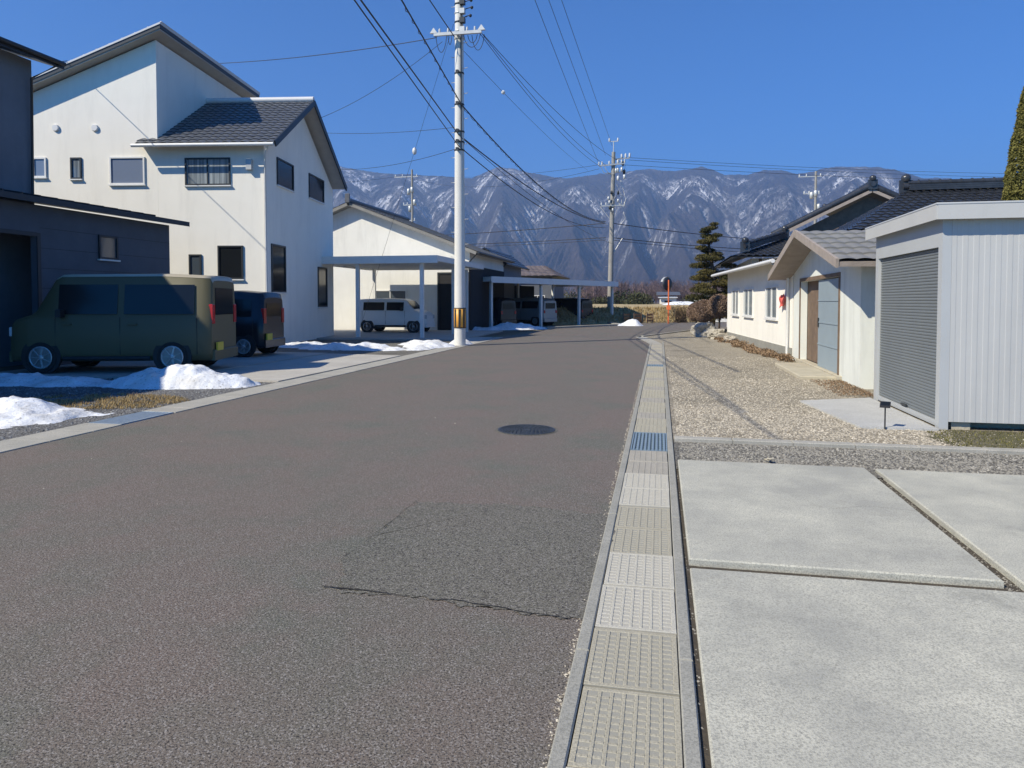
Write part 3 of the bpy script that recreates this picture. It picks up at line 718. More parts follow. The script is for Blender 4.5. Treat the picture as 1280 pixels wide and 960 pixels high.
snow('long shaded snow heap in front of the far open carport', [(q1.x, q1.y+.3, 1.7, .9, .48, .7), (q1.x-1.3, q1.y-1.0, 1.6, .7, .25, .7), (q1.x+1.2, q1.y+1.4, .9, .5, .22, .7)], res=.08, seed=55)
q2 = G(790, 407)
snow('small white snow heap at the corner by the field bank', [(q2.x, q2.y, .75, .9, .48, .2), (q2.x-.6, q2.y-.2, .6, .5, .2, 0)], res=.06, seed=66)

# ------------------------------------------------------------------ building helpers
def window(parent, o, u, nrm, u0, u1, z0, z1, pane='pane', fr='dark_metal', mull=1, w_=.05, name='window', prot=.045, label=None):
    b = MB()
    b.obox(o, u, nrm, u0, u1, z0, z0+w_, .001, prot); b.obox(o, u, nrm, u0, u1, z1-w_, z1, .001, prot)
    b.obox(o, u, nrm, u0, u0+w_, z0+w_, z1-w_, .001, prot); b.obox(o, u, nrm, u1-w_, u1, z0+w_, z1-w_, .001, prot)
    for i in range(1, mull+1):
        c = u0+(u1-u0)*i/(mull+1); b.obox(o, u, nrm, c-w_*.4, c+w_*.4, z0+w_, z1-w_, .001, prot-.008)
    f = b.build(name, M[fr], parent)
    b = MB(); b.obox(o, u, nrm, u0+w_, u1-w_, z0+w_, z1-w_, .001, .012); b.build('pane', M[pane], f)
    b = MB(); b.obox(o, u, nrm, u0-.03, u1+.03, z0-.04, z0-.003, .001, prot+.03); b.build('sill', M['alu'], f)
    if label: f['label'] = label
    return f
def tile_slope(A, B, C, D, m, parent, name='roof', per=.28, row=.28, amp=.028, under=.06, umat=None):
    """A-B eave, D-C ridge; a wavy, stepped tile surface with real thickness"""
    A, B, C, D = map(Vector, (A, B, C, D)); nrm = (B-A).cross(D-A).normalized()
    if nrm.z < 0: nrm = -nrm
    nu = max(4, int((B-A).length/per)); nv = max(2, int((D-A).length/row)); k = 6
    V = []; cols = nu*k+1
    for j in range(nv):
        for e in (0, 1):
            v = (j+e)/nv; st = .03 if e == 0 else .0
            for i in range(cols):
                u = i/(cols-1); p = (A*(1-u)+B*u)*(1-v)+(D*(1-u)+C*u)*v
                wv = amp*(abs(math.sin(math.pi*i/k))*1.3-.5)
                V.append(p+nrm*(wv+st))
    Fc = []
    for j in range(2*nv-1):
        for i in range(cols-1): Fc.append((j*cols+i, j*cols+i+1, (j+1)*cols+i+1, (j+1)*cols+i))
    b = MB(); b.add(V, Fc, False)
    o = b.build(name, M[m], parent)
    b = MB(); dn = -nrm*under; e = -nrm*.02
    b.add([A+e, B+e, C+e, D+e, A+dn, B+dn, C+dn, D+dn], [(0,1,2,3),(7,6,5,4),(0,4,5,1),(1,5,6,2),(2,6,7,3),(3,7,4,0)])
    b.build('soffit', M[umat or 'soffit'], o)
    return o
def slope_slab(A, B, C, D, th, m, parent, name='roof'):
    A, B, C, D = map(Vector, (A, B, C, D)); dn = Vector((0, 0, -th)); b = MB()
    b.add([A, B, C, D, A+dn, B+dn, C+dn, D+dn], [(0,1,2,3),(7,6,5,4),(0,4,5,1),(1,5,6,2),(2,6,7,3),(3,7,4,0)])
    return b.build(name, M[m], parent)
EX, EY, EZ = Vector((1, 0, 0)), Vector((0, 1, 0)), Vector((0, 0, 1))

# ------------------------------------------------------------------ white house
def white_house():
    d0 = 23.3; C = P(332, 377, d0); rot = R(8.84)
    t = thing('white_house', 'tall white plastered house with mono pitch roof and tiled gabled wing', 'house', (C.x, C.y, 0), rot)
    Mx = Matrix.Rotation(-rot, 4, 'Z')
    def L(p): q = Mx @ (Vector(p)-Vector((C.x, C.y, 0))); return q
    def onf(px, py, yl=0.0):   # intersect pixel ray with local plane y = yl
        v, f = ray(px, py); o = Mx @ (Vector((0, 0, H))-Vector((C.x, C.y, 0))); dv = Mx @ v
        return o+dv*((yl-o.y)/dv.y)
    def onx(px, py, xl=0.0):
        v, f = ray(px, py); o = Mx @ (Vector((0, 0, H))-Vector((C.x, C.y, 0))); dv = Mx @ v
        return o+dv*((xl-o.x)/dv.x)
    xw = onf(197, 200).x            # tall block right wall
    tip = onf(200, 27, -.4)         # upper roof high corner
    lo = onf(38, 97, -.4); slope = (tip.z-lo.z)/(tip.x-lo.x)
    xe = tip.x-9.0; zt = tip.z
    yb = onx(325, 111, tip.x).y
    zr = lambda x: zt+(x-tip.x)*slope
    zE = onf(335, 178, -.4).z; W = 7.4; pk = onx(390, 127, .45); zP = pk.z; yP = pk.y
    # walls
    b = MB(); x0 = xe+.7
    yw = yb-.7
    b.extr([(x0, 0, 0), (xw, 0, 0), (xw, 0, zr(xw)-.28), (x0, 0, zr(x0)-.28)], (0, yw, 0)); b.build('wall', M['white_wall'], t)
    b = MB(); ye = W
    s2 = (zP-zE)/(yP+.4)
    b.extr([(0, 0, 0), (0, ye, 0), (0, ye, zP-(ye-yP)*s2-.25), (0, yP, zP-.25), (0, 0, zE+.4*s2-.25)], (xw+.003, 0, 0)); b.build('wall', M['white_wall'], t)
    # upper roof
    th = .22
    o = slope_slab((xe, -.4, zr(xe)), (tip.x, -.4, zt), (tip.x, yb, zt), (xe, yb, zr(xe)), .06, 'roof_cap', t)
    slope_slab((xe, -.38, zr(xe)-.062), (tip.x-.02, -.38, zt-.062), (tip.x-.02, yb-.02, zt-.062), (xe, yb-.02, zr(xe)-.062), .13, 'dark_metal', o, 'fascia')
    slope_slab((xe, -.36, zr(xe)-.194), (tip.x-.04, -.36, zt-.194), (tip.x-.04, yb-.04, zt-.194), (xe, yb-.04, zr(xe)-.194), .05, 'soffit', o, 'soffit')
    # battens on the sheet roof
    bt = MB(); k = 0
    for i in range(22):
        x = xe+(tip.x-xe)*i/21; bt.box(x-.02, -.36, zr(x)+.001, x+.02, yb-.05, zr(x)+.035)
    bt.build('standing_seam', M['roof_cap'], o)
    # wing roof : front and back slope, tiles
    xo = .5; xa = xw-.3
    yB = onx(432, 222, xo).y; zB = zP-(yB-yP)*s2
    tile_slope((xa+.9-1.2, -.4, zE), (xo, -.4, zE), (xo, yP, zP), (xa+.9-1.2, yP, zP), 'tile', t)
    tile_slope((xo, yB, zB), (xw+.01, yB, zB), (xw+.01, yP, zP), (xo, yP, zP), 'tile', t)
    b = MB(); b.tube([(xw, yP, zP+.07), (xo+.02, yP, zP+.07)], .11, 10); b.build('roof_ridge', M['roof_cap'], t)
    b = MB()
    b.bar((xo+.04, -.42, zE-.04), (xo+.04, yP, zP-.04), .05, .2); b.bar((xo+.04, yB, zB-.04), (xo+.04, yP, zP-.04), .05, .2); b.build('bargeboard', M['dark_metal'], t)
    b = MB(); b.tube([(xa-.3, -.46, zE-.06), (xo, -.46, zE-.06)], .06, 8); b.tube([(.08, -.08, .1), (.08, -.08, zE-.3), (.3, -.4, zE-.1)], .035, 8); b.build('gutter', M['alu'], t)
    # windows on the front
    for (a, c, d, e, pn, fr, mu) in ((232, 197, 288, 232, 'pane_curtain', 'dark_metal', 1), (138, 196, 181, 231, 'pane_blue', 'alu', 0), (89, 197, 102, 224, 'pane_curtain', 'dark_metal', 0), (42, 197, 58, 222, 'pane_blue', 'alu', 0),
                                 (273, 307, 304, 349, 'pane_dark', 'dark_metal', 0), (237, 318, 252, 352, 'pane', 'dark_metal', 0)):
        A = onf(a, e); B = onf(d, c)
        window(t, (0, 0, 0), EX, -EY, A.x, B.x, A.z, B.z, pn, fr, mu)
    for (a, c, d, e) in ((346, 207, 366, 243), (386, 226, 404, 254), (339, 308, 356, 355), (397, 335, 408, 362)):
        A = onx(a, (c+e)/2+17 if c < 300 else 352); B = onx(d, c)
        h = 1.1 if c < 300 else 1.9
        window(t, (0, 0, 0), EY, EX, A.y, B.y, B.z-h*.85, B.z, 'pane_dark', 'dark_metal', 0)
    for (a, c) in ((70, 160), (119, 160)):
        A = onf(a, c); b = MB(); b.lathe((A.x, -.001, A.z), [(.10, -.06), (.12, -.03), (.12, 0)], 14, 'y'); b.build('vent_cap', M['alu'], t)
    A = onf(313, 205); b = MB(); b.box(A.x-.09, -.16, A.z-.2, A.x+.09, -.002, A.z+.15, .02); b.build('wall_lamp', M['steel'], t)
    b = MB(); b.box(x0-.01, -.02, 0, 0.02, 0, .35); b.build('plinth', M['gutter'], t)
    return t, onf, onx
WH, whf, whx = white_house()

# ------------------------------------------------------------------ dark house at left
def dark_house():
    t = thing('dark_house', 'dark slate sided house with low garage wing at the left edge', 'house', (0, 0, 0))
    xl = -13.6; eave = WX(225, xl+.35, 276); yend = WX(213, xl).y; ze = eave.z
    y0 = 3.0
    oy0, oy1, oz = 7.6, WX(47, xl).y, 2.95
    b = MB()
    zt = ze-.12
    b.box(xl-.15, oy1, 0, xl, yend, zt); b.box(xl-.15, y0, 0, xl, oy0, zt); b.box(xl-.15, oy0, oz, xl, oy1, zt)
    b.box(-22, yend-.15, 0, xl-.152, yend, zt); b.box(-22, y0, 0, xl-.152, y0+.15, zt); b.box(-22.15, y0, 0, -22, yend, zt)
    b.build('garage_wall', M['dark_wall'], t)
    b = MB(); b.box(xl-.06, oy0-.09, 0, xl+.03, oy0-.002, oz+.08); b.box(xl-.06, oy1+.002, 0, xl+.03, oy1+.09, oz+.08); b.box(xl-.06, oy0, oz+.002, xl+.03, oy1, oz+.09); b.build('opening_frame', M['dark_metal'], t)
    s_ = .16
    o = slope_slab((xl+.4, y0-.3, ze), (xl+.4, yend+.35, ze), (-22.4, yend+.35, ze+(22.4+xl)*s_), (-22.4, y0-.3, ze+(22.4+xl)*s_), .13, 'dark_metal', t)
    b = MB()
    for i in range(32):
        y = y0-.2+i*.45
        if y < yend+.3: b.bar((xl+.4, y, ze+.02), (-22.3, y, ze+.02+(22.3+xl)*s_), .03, .04)
    b.build('standing_seam', M['dark_metal'], o)
    # tall block
    xt = -14.8; eb = WX(60, xt+.45, 72); yt = WX(46, xt).y; zt2 = eb.z
    b = MB(); b.extr([(xt, y0+.5, 0), (xt, y0+.5, zt2-.05), (-18, y0+.5, zt2+1.0), (-21.5, y0+.5, zt2-.1), (-21.5, y0+.5, 0)], (0, yt-y0-.5, 0)); b.build('wall', M['slate_wall'], t)
    o = slope_slab((xt+.5, y0, zt2), (xt+.5, yt+.45, zt2), (-18.1, yt+.45, zt2+1.25), (-18.1, y0, zt2+1.25), .16, 'dark_metal', t)
    slope_slab((-22, yt+.45, zt2-.1), (-22, y0, zt2-.1), (-18.102, y0, zt2+1.25), (-18.102, yt+.45, zt2+1.25), .16, 'dark_metal', t)
    b = MB(); b.tube([(xt+.56, y0, zt2-.05), (xt+.56, yt+.4, zt2-.05)], .055, 8); b.tube([(xt+.56, yt+.3, zt2-.06), (xt+.1, yt-.1, zt2-.5), (xt+.06, yt-.1, ze+.3)], .03, 8); b.build('gutter', M['dark_metal'], t)
    A = WX(123, xl, 326); B = WX(146, xl, 296)
    window(t, (xl, 0, 0), EY, EX, A.y, B.y, A.z+.05, B.z, 'pane', 'dark_metal', 0)
    b = MB(); b.obox((0, 0, 0), EX, EY, xt-.0, xt+.0, 0, 0, 0, 0) if False else None
    # siding courses
    b = MB()
    for i in range(1, 8):
        z = i*.45
        if z < zt: b.box(xl, oy1+.1, z-.006, xl+.006, yend, z+.006)
    b.build('siding_joint', M['dark_metal'], t)
dark_house()

# ------------------------------------------------------------------ garage-like white house with low gable
def white_annex():
    yf = 35.2; pk = WY(435, yf-.5, 252); ev = WY(596, yf-.5, 314); xr = WY(600, yf).x-.35
    s_ = (pk.z-ev.z)/(ev.x-pk.x); xl = pk.x-(ev.x-pk.x); D = 8
    t = thing('white_bungalow', 'long white walled house with shallow grey gable behind the pale carport', 'house', (0, 0, 0))
    b = MB(); b.extr([(xl+.5, yf, 0), (ev.x-.5, yf, 0), (ev.x-.5, yf, ev.z+.5*s_-.2), (pk.x, yf, pk.z-.2), (xl+.5, yf, ev.z+.5*s_-.2)], (0, D, 0)); b.build('wall', M['cream_wall'], t)
    for sx, x1 in ((1, ev.x), (-1, xl)):
        A = (x1, yf-.5, ev.z); B = (x1, yf+D+.5, ev.z); C = (pk.x, yf+D+.5, pk.z); D_ = (pk.x, yf-.5, pk.z)
        tile_slope(A, B, C, D_, 'roof_grey', t, per=.4, row=.5, amp=.012, under=.18, umat='roof_grey')
    b = MB(); b.tube([(pk.x, yf-.55, pk.z+.08), (pk.x, yf+D+.5, pk.z+.08)], .13, 8); b.box(pk.x-.12, yf-.62, pk.z-.05, pk.x+.12, yf-.5, pk.z+.42, .04); b.build('roof_ridge', M['tile'], t)
    b = MB(); b.tube([(ev.x+.05, yf-.5, ev.z-.06), (ev.x+.05, yf+D+.5, ev.z-.06)], .06, 8); b.tube([(ev.x, yf-.45, ev.z-.1), (ev.x-.5, yf-.08, ev.z-.5), (ev.x-.5, yf-.08, .1)], .04, 8); b.build('gutter', M['dark_metal'], t)
    xo = WY(549, yf).x; b = MB(); b.box(xo, yf-.03, 0, ev.x-.52, yf-.002, 2.9); b.build('opening_shade_panel', M['shade_cladding_black'], t)  # flat dark panel painted as the shade within an opening
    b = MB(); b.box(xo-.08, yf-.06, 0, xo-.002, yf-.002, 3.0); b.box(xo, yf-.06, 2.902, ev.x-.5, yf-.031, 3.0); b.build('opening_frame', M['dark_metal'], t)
    b = MB(); b.box(ev.x-.498, yf-.02, 0, ev.x-.46, yf+D, 3.35); b.build('side_cladding', M['shade_cladding_black'], t)
    window(t, (0, yf, 0), EX, -EY, pk.x+1.2, pk.x+3.0, .9, 2.1, 'pane', 'alu', 1)
white_annex()

def carport1():
    fr = P(545, 320, 28.2); x1, y0, z = fr.x, fr.y, fr.z; y1 = 34.4; x0 = -14.6; 
    t = thing('carport', 'white framed flat roof carport in front of the white bungalow', 'carport', (0, 0, 0))
    b = MB(); b.box(x0, y0, z-.05, x1, y1, z); b.build('roof', M['alu'], t)
    b = MB(); b.box(x0, y0-.08, z-.27, x1+.08, y0-.002, z+.03); b.box(x1+.002, y0, z-.2, x1+.08, y1, z+.028); b.box(x0-.08, y0, z-.2, x0-.002, y1, z+.028); b.box(x0, y1+.002, z-.2, x1+.08, y1+.08, z+.03)
    b.build('fascia', M['alu'], t)
    pts = [(G(522, 423, .05).x, y0+.25), (G(433, 423, .05).x, y0+.25), (x1-.35, y1-1.6), (x0+.4, y1-.4), (x1-.35, y0+3.6)]
    for i, (x, y) in enumerate(pts):
        b = MB(); b.box(x-.07, y-.07, 0, x+.07, y+.07, z-.06); b.build('post', M['alu'], t)
    b = MB()
    for i in range(6):
        y = y0+.6+i*(y1-y0-1.2)/5; b.box(x0+.02, y-.04, z-.17, x1-.02, y+.04, z-.052)
    b.build('rafter', M['alu'], t)
    return pts
carport1()

def dark_gable():
    yf = 43; pk = WY(605, yf, 309); ev = WY(631, yf, 329); s_ = (pk.z-ev.z)/(ev.x-pk.x); xl = pk.x-3.2
    t = thing('gabled_house', 'small dark gabled house showing between utility pole and far carport', 'house', (0, 0, 0))
    b = MB(); xr = ev.x-.45
    b.extr([(xl, yf+.6, 0), (xr, yf+.6, 0), (xr, yf+.6, ev.z+.45*s_-.12), (pk.x, yf+.6, pk.z-.12), (xl, yf+.6, pk.z-(pk.x-xl)*s_-.12)], (0, 7, 0)); b.build('wall', M['slate_wall'], t)
    b = MB(); b.box(xl-.02, yf+.55, 1.9, pk.x-.2, yf+.598, 3.3); b.build('plaster_panel', M['cream_wall'], t)
    tile_slope((ev.x, yf, ev.z), (ev.x, yf+8, ev.z), (pk.x, yf+8, pk.z), (pk.x, yf, pk.z), 'black_tile', t, umat='dark_metal')
    zl = pk.z-(pk.x-xl+.4)*s_
    tile_slope((xl-.4, yf, zl), (xl-.4, yf+8, zl), (pk.x, yf+8, pk.z), (pk.x, yf, pk.z), 'black_tile', t, umat='dark_metal')
    b = MB(); b.tube([(ev.x+.05, yf, ev.z-.05), (ev.x+.05, yf+8, ev.z-.05)], .06, 8); b.tube([(ev.x, yf+.1, ev.z-.1), (xr+.05, yf+.5, ev.z-.45), (xr+.05, yf+.5, .1)], .04, 8); b.build('gutter', M['dark_metal'], t)
    window(t, (0, yf+.6, 0), EX, -EY, pk.x+.1, xr-.2, 1.2, 2.4, 'pane_dark', 'dark_metal', 1)
dark_gable()

def far_carport():
    A = Vector((-9.1, 38.0, 0)); B = Vector((-3.25, 49.6, 0)); u = (B-A).normalized(); n = Vector((-u.y, u.x, 0)); L = (B-A).length
    t = thing('carport', 'long grey open carport beyond the utility pole with cars in shade', 'carport', (A.x, A.y, 0), math.atan2(u.y, u.x))
    D = 5.2; z = 2.75
    b = MB(); b.box(-.3, -.3, z, L+.2, D, z+.06); b.build('roof', M['roof_grey'], t)
    b = MB(); b.box(-.3, -.36, z-.22, L+.2, -.302, z+.12); b.box(L+.202, -.36, z-.16, L+.26, D, z+.1); b.box(-.36, -.36, z-.16, -.302, D, z+.1); b.build('fascia', M['alu'], t)
    for x in (0.05, L*.36, L*.68, L):
        for y in (0, D-.2):
            b = MB(); b.box(x-.07, y-.07, 0, x+.07, y+.07, z-.002); b.build('post', M['alu'], t)
    b = MB(); b.box(-.1, D+.05, 0, L*.85, D+.12, 2.6); b.build('carport_shade_panel', M['shade_cladding_black'], t)  # near-black sheet added to paint the carport's inside as deep shade
    return A, u, n, L
FA, FU, FN, FL = far_carport()
def back_building():
    yf = 56; a = WY(596, yf); c = WY(690, yf); pk = WY(655, yf, 337); ev = WY(690, yf, 345)
    t = thing('low_building', 'low brown roofed building with dark walls behind the long carport', 'building', (0, 0, 0))
    b = MB(); b.box(a.x-6, yf, 0, c.x, yf+7, ev.z-.1); b.build('wall', M['dark_wall'], t)
    z1 = ev.z; z2 = z1+1.0
    tile_slope((a.x-6.5, yf-.5, z1), (c.x+.5, yf-.5, z1), (c.x-1.2, yf+3.5, z2), (a.x-5, yf+3.5, z2), 'roof_brown', t, per=.5, row=.5, amp=.02, umat='dark_metal')
    tile_slope((c.x+.5, yf+7.5, z1), (a.x-6.5, yf+7.5, z1), (a.x-5, yf+3.5, z2), (c.x-1.2, yf+3.5, z2), 'roof_brown', t, per=.5, row=.5, amp=.02, umat='dark_metal')
    tile_slope((c.x+.5, yf-.5, z1), (c.x+.5, yf+7.5, z1), (c.x-1.15, yf+3.55, z2), (c.x-1.15, yf+3.45, z2), 'roof_brown', t, per=.5, row=.5, amp=.02, umat='dark_metal')
    for i in range(3): window(t, (0, yf, 0), EX, -EY, a.x+i*2.2, a.x+i*2.2+1.2, .9, 2.0, 'pane_dark', 'alu', 1)
back_building()

# ------------------------------------------------------------------ right side: steel shed
def shed():
    x0, y0, x1, y1 = 3.2, 9.12, 6.3, 11.72; zt = 2.48
    t = thing('storage_shed', 'pale grey steel storage shed with dark roller shutter', 'shed', (x0, y0, 0))
    W, D = x1-x0, y1-y0
    b = MB(); b.box(0, .06, .12, .05, D, zt) if False else None
    # end wall with shallow vertical ribs
    n = 26; prof = []
    for i in range(n):
        x = .1+(W-.1)*i/n; w2 = (W-.1)/n
        prof += [(x, 0), (x+w2*.42, 0), (x+w2*.5, .002), (x+w2*.92, .002)]
    prof.append((W, 0)); prof += [(W, D), (.1, D)]
    b.prism(prof, .10, zt-.02); b.build('wall', M['shed_wall'], t)
    fr = MB()
    fr.box(0, 0, .0, .098, .12, zt); fr.box(0, D-.12, 0, .098, D, zt); fr.box(0, .122, 2.14, .098, D-.122, zt); fr.build('door_frame', M['shed_frame'], t)
    sh = MB(); ns = 52; z0s, z1s = .09, 2.138; V = []; Y0, Y1 = .13, D-.13
    pts = []
    for i in range(ns):
        a = z0s+(z1s-z0s)*i/ns; h = (z1s-z0s)/ns
        pts += [(.050, a), (.043, a+h*.2), (.041, a+h*.5), (.043, a+h*.8)]
    pts.append((.050, z1s))
    for x, z in pts: V += [(x, Y0, z), (x, Y1, z)]
    sh.add(V, [(2*i, 2*i+1, 2*i+3, 2*i+2) for i in range(len(pts)-1)]); so_ = sh.build('shutter', M['shutter'], t)
    b = MB(); b.box(.02, .13, .025, .06, D-.13, .088); b.build('bottom_rail', M['shed_frame'], so_)
    b = MB(); b.box(.012, D/2-.1, .10, .034, D/2+.1, .13); b.build('handle', M['dark_metal'], so_)
    b = MB(); b.box(-.10, -.12, zt+.002, W+.1, D+.15, zt+.13, .015); b.box(-.12, -.14, zt+.13, W+.12, D+.17, zt+.15, .008); b.build('roof', M['shed_frame'], t)
    b = MB(); b.box(-.115, -.13, zt-.04, -.101, D+.15, zt+.129); b.box(-.1, -.135, zt-.04, W+.1, -.121, zt+.129); b.build('fascia', M['shed_wall'], t)
    b = MB()
    for x in (.15, 1.1, 2.1, W-.25):
        b.box(x, .05, 0, x+.2, .24, .098, .01); b.box(x, D-.3, 0, x+.2, D-.1, .098, .01)
    b.box(.11, .25, .0, W-.02, D-.31, .06)
    b.build('foundation_block', M['base_block'], t)
shed()

def solar_light():
    p = G(1106, 537.5); t = thing('garden_light', 'small black solar garden stake light beside the concrete pad', 'light', (p.x, p.y, 0), R(-20))
    b = MB(); b.tube([(0, 0, 0), (0, 0, .26)], .008, 8); b.build('stake', M['black'], t)
    b = MB(); b.add([(-.055, -.045, .265), (.055, -.045, .265), (.055, .045, .315), (-.055, .045, .315), (-.055, -.045, .285), (.055, -.045, .285), (.055, .045, .33), (-.055, .045, .33)],
                    [(0,3,2,1),(4,5,6,7),(0,1,5,4),(1,2,6,5),(2,3,7,6),(3,0,4,7)]); b.build('lamp_head', M['black'], t)
    b = MB(); b.add([(-.045, -.036, .289), (.045, -.036, .289), (.045, .036, .331), (-.045, .036, .331)], [(0,1,2,3)]); b.build('solar_panel', M['pane_dark'], t)
solar_light()

# ------------------------------------------------------------------ right side: porch storehouse and long annex
def storehouse():
    t = thing('storehouse', 'pale green white storehouse with gabled front and blue grey sliding door', 'storehouse', (0, 0, 0))
    xf = 3.35; ya, yb = 13.1, 19.3; yc = 16.2; ze = 2.2; zp = 3.0; s_ = (zp-ze)/3.6; X1 = 8.2
    dy0, dy1, dz = WX(1049, xf).y, WX(1001, xf).y, 1.98
    b = MB()
    zw = lambda y: zp-.1-abs(y-yc)*s_
    th = .15
    b.extr([(xf, ya, 0), (xf, dy0, 0), (xf, dy0, zw(dy0)), (xf, ya, zw(ya))], (th, 0, 0))
    b.extr([(xf, dy1, 0), (xf, yb, 0), (xf, yb, zw(yb)), (xf, dy1, zw(dy1))], (th, 0, 0))
    b.extr([(xf, dy0, dz), (xf, dy1, dz), (xf, dy1, zw(dy1)), (xf, yc, zw(yc)), (xf, dy0, zw(dy0))], (th, 0, 0))
    b.box(xf+th, ya, 0, X1, ya+.12, zw(ya)); b.box(xf+th, yb-.12, 0, X1, yb, zw(yb)); b.box(X1, ya, 0, X1+.1, yb, zw(ya))
    b.build('wall', M['green_white'], t)
    for e, ys in ((1, yc+3.75), (-1, yc-3.75)):
        z = zp-3.75*s_
        tile_slope((xf-.5, ys, z), (X1+.3, ys, z), (X1+.3, yc, zp), (xf-.5, yc, zp), 'roof_grey', t, per=.25, row=.6, amp=.014, under=.1, umat='wood_light')
        b = MB(); b.bar((xf-.53, ys, z-.04), (xf-.53, yc, zp-.04), .05, .15); b.build('bargeboard', M['wood_light'], t)
    ymid = dy0+(dy1-dy0)*.52
    b = MB(); b.box(xf+.03, dy0+.02, .10, xf+.07, ymid, dz-.02)
    for i in range(1, 4): b.box(xf+.018, dy0+.02, .1+i*.47, xf+.029, ymid, .13+i*.47)
    dr = b.build('door', M['door_blue'], t); b = MB(); b.box(xf+.005, ymid-.1, .95, xf+.029, ymid-.06, 1.15); b.build('handle', M['dark_metal'], dr)
    b = MB(); b.box(xf+.16, ymid-.02, .1, xf+.19, dy1, dz+.05); b.build('inner_door', M['wood'], t)
    b = MB(); b.box(xf-.05, dy0-.3, 0, xf+.14, dy1+.3, .098, .01); b.box(xf-.7, dy0-.1, 0, xf-.052, dy1-.8, .07, .015); b.build('doorstep', M['base_block'], t)
    b = MB(); b.box(xf-.02, dy0-.08, .1, xf+.02, dy0-.001, dz+.08); b.box(xf-.02, dy1+.001, .1, xf+.02, dy1+.08, dz+.08); b.box(xf-.02, dy0, dz+.001, xf+.02, dy1, dz+.08); b.build('door_frame', M['wood'], t)
    # long annex
    t = thing('white_annex', 'long white plastered annex with grey roof left of the storehouse', 'annex', (3.35, 19.45, 0), R(4))
    L = 10.2; W = 3.6; ze = 2.7; zr = 3.12
    b = MB(); b.extr([(0, 0, 0), (W, 0, 0), (W, 0, ze), (W/2, 0, zr-.1), (0, 0, ze)], (0, L, 0)); b.build('wall', M['white_wall'], t)
    tile_slope((-.5, -.2, ze-.12), (-.5, L+.4, ze-.12), (W/2, L+.4, zr), (W/2, -.2, zr), 'roof_grey', t, per=.28, row=.4, amp=.02)
    tile_slope((W+.5, L+.4, ze-.12), (W+.5, -.2, ze-.12), (W/2, -.2, zr), (W/2, L+.4, zr), 'roof_grey', t, per=.28, row=.4, amp=.02)
    b = MB(); b.tube([(W/2, -.2, zr+.05), (W/2, L+.4, zr+.05)], .1, 8); b.build('roof_ridge', M['black_tile'], t)
    b = MB(); b.tube([(-.55, -.2, ze-.16), (-.55, L+.4, ze-.16)], .055, 8); b.tube([(-.5, .2, ze-.2), (-.06, .3, ze-.45), (-.06, .3, .1)], .035, 8); b.build('gutter', M['alu'], t)
    for y0, y1 in ((1.6, 3.1), (5.0, 6.6), (7.6, 9.0)): window(t, (0, 0, 0), EY, -EX, y0, y1, 1.0, 1.95, 'pane_curtain', 'alu', 1)
    b = MB(); b.box(-.03, 0, 0, -.001, L, .3); b.build('plinth', M['gutter'], t)
    # red cloth hanging on the wall
    b = MB(); q = WX(960, 3.0, 378); V = []
    n = 8
    for i in range(n+1):
        for j in range(7):
            V.append((3.19+.02*math.sin(j*1.1+i*.5), 19.95+i*.07, 1.72-j*.05-.02*math.sin(i*.9)-(i*.012)))
    V2 = [(x+.015, y, z) for x, y, z in V]; k = 7; N = len(V)
    f1 = [(i*k+j, i*k+j+1, (i+1)*k+j+1, (i+1)*k+j) for i in range(n) for j in range(6)]
    b.add(V+V2, f1+[tuple(N+q_ for q_ in reversed(f)) for f in f1]); tag(b.build('hanging_cloth', M['red_cloth']), 'small red cloth hanging on the white annex wall', 'cloth')
storehouse()

def ridge_run(parent, a, c, r=.14, name='roof_ridge', m='black_tile', orn=True):
    a, c = Vector(a), Vector(c); b = MB(); d = (c-a).normalized(); s = d.cross(EZ).normalized()
    for k, rr in enumerate((.17, .14, .11)): b.bar(a+EZ*(.04+k*.065), c+EZ*(.04+k*.065), rr*2, .055)
    b.tube([a+EZ*.25, c+EZ*.25], .085, 8)
    n = int((c-a).length/.3)
    for i in range(n+1): b.tube([a+d*(i*.3)+EZ*.25-d*.02, a+d*(i*.3)+EZ*.25+d*.02], .105, 8)
    o = b.build(name, M[m], parent)
    if orn:
        for p, e in ((a, -1), (c, 1)):
            b = MB(); q = p+d*e*.06; b.bar(q+EZ*-.08, q+EZ*.34, .38, .1); b.lathe(q+EZ*.40, [(.02, .14), (.13, .08), (.15, 0), (.11, -.1)], 10); b.tube([q+EZ*.15-d*e*.05, q+EZ*.15+d*e*.09], .12, 10)
            b.build('ridge_end_tile', M[m], o)
    return o
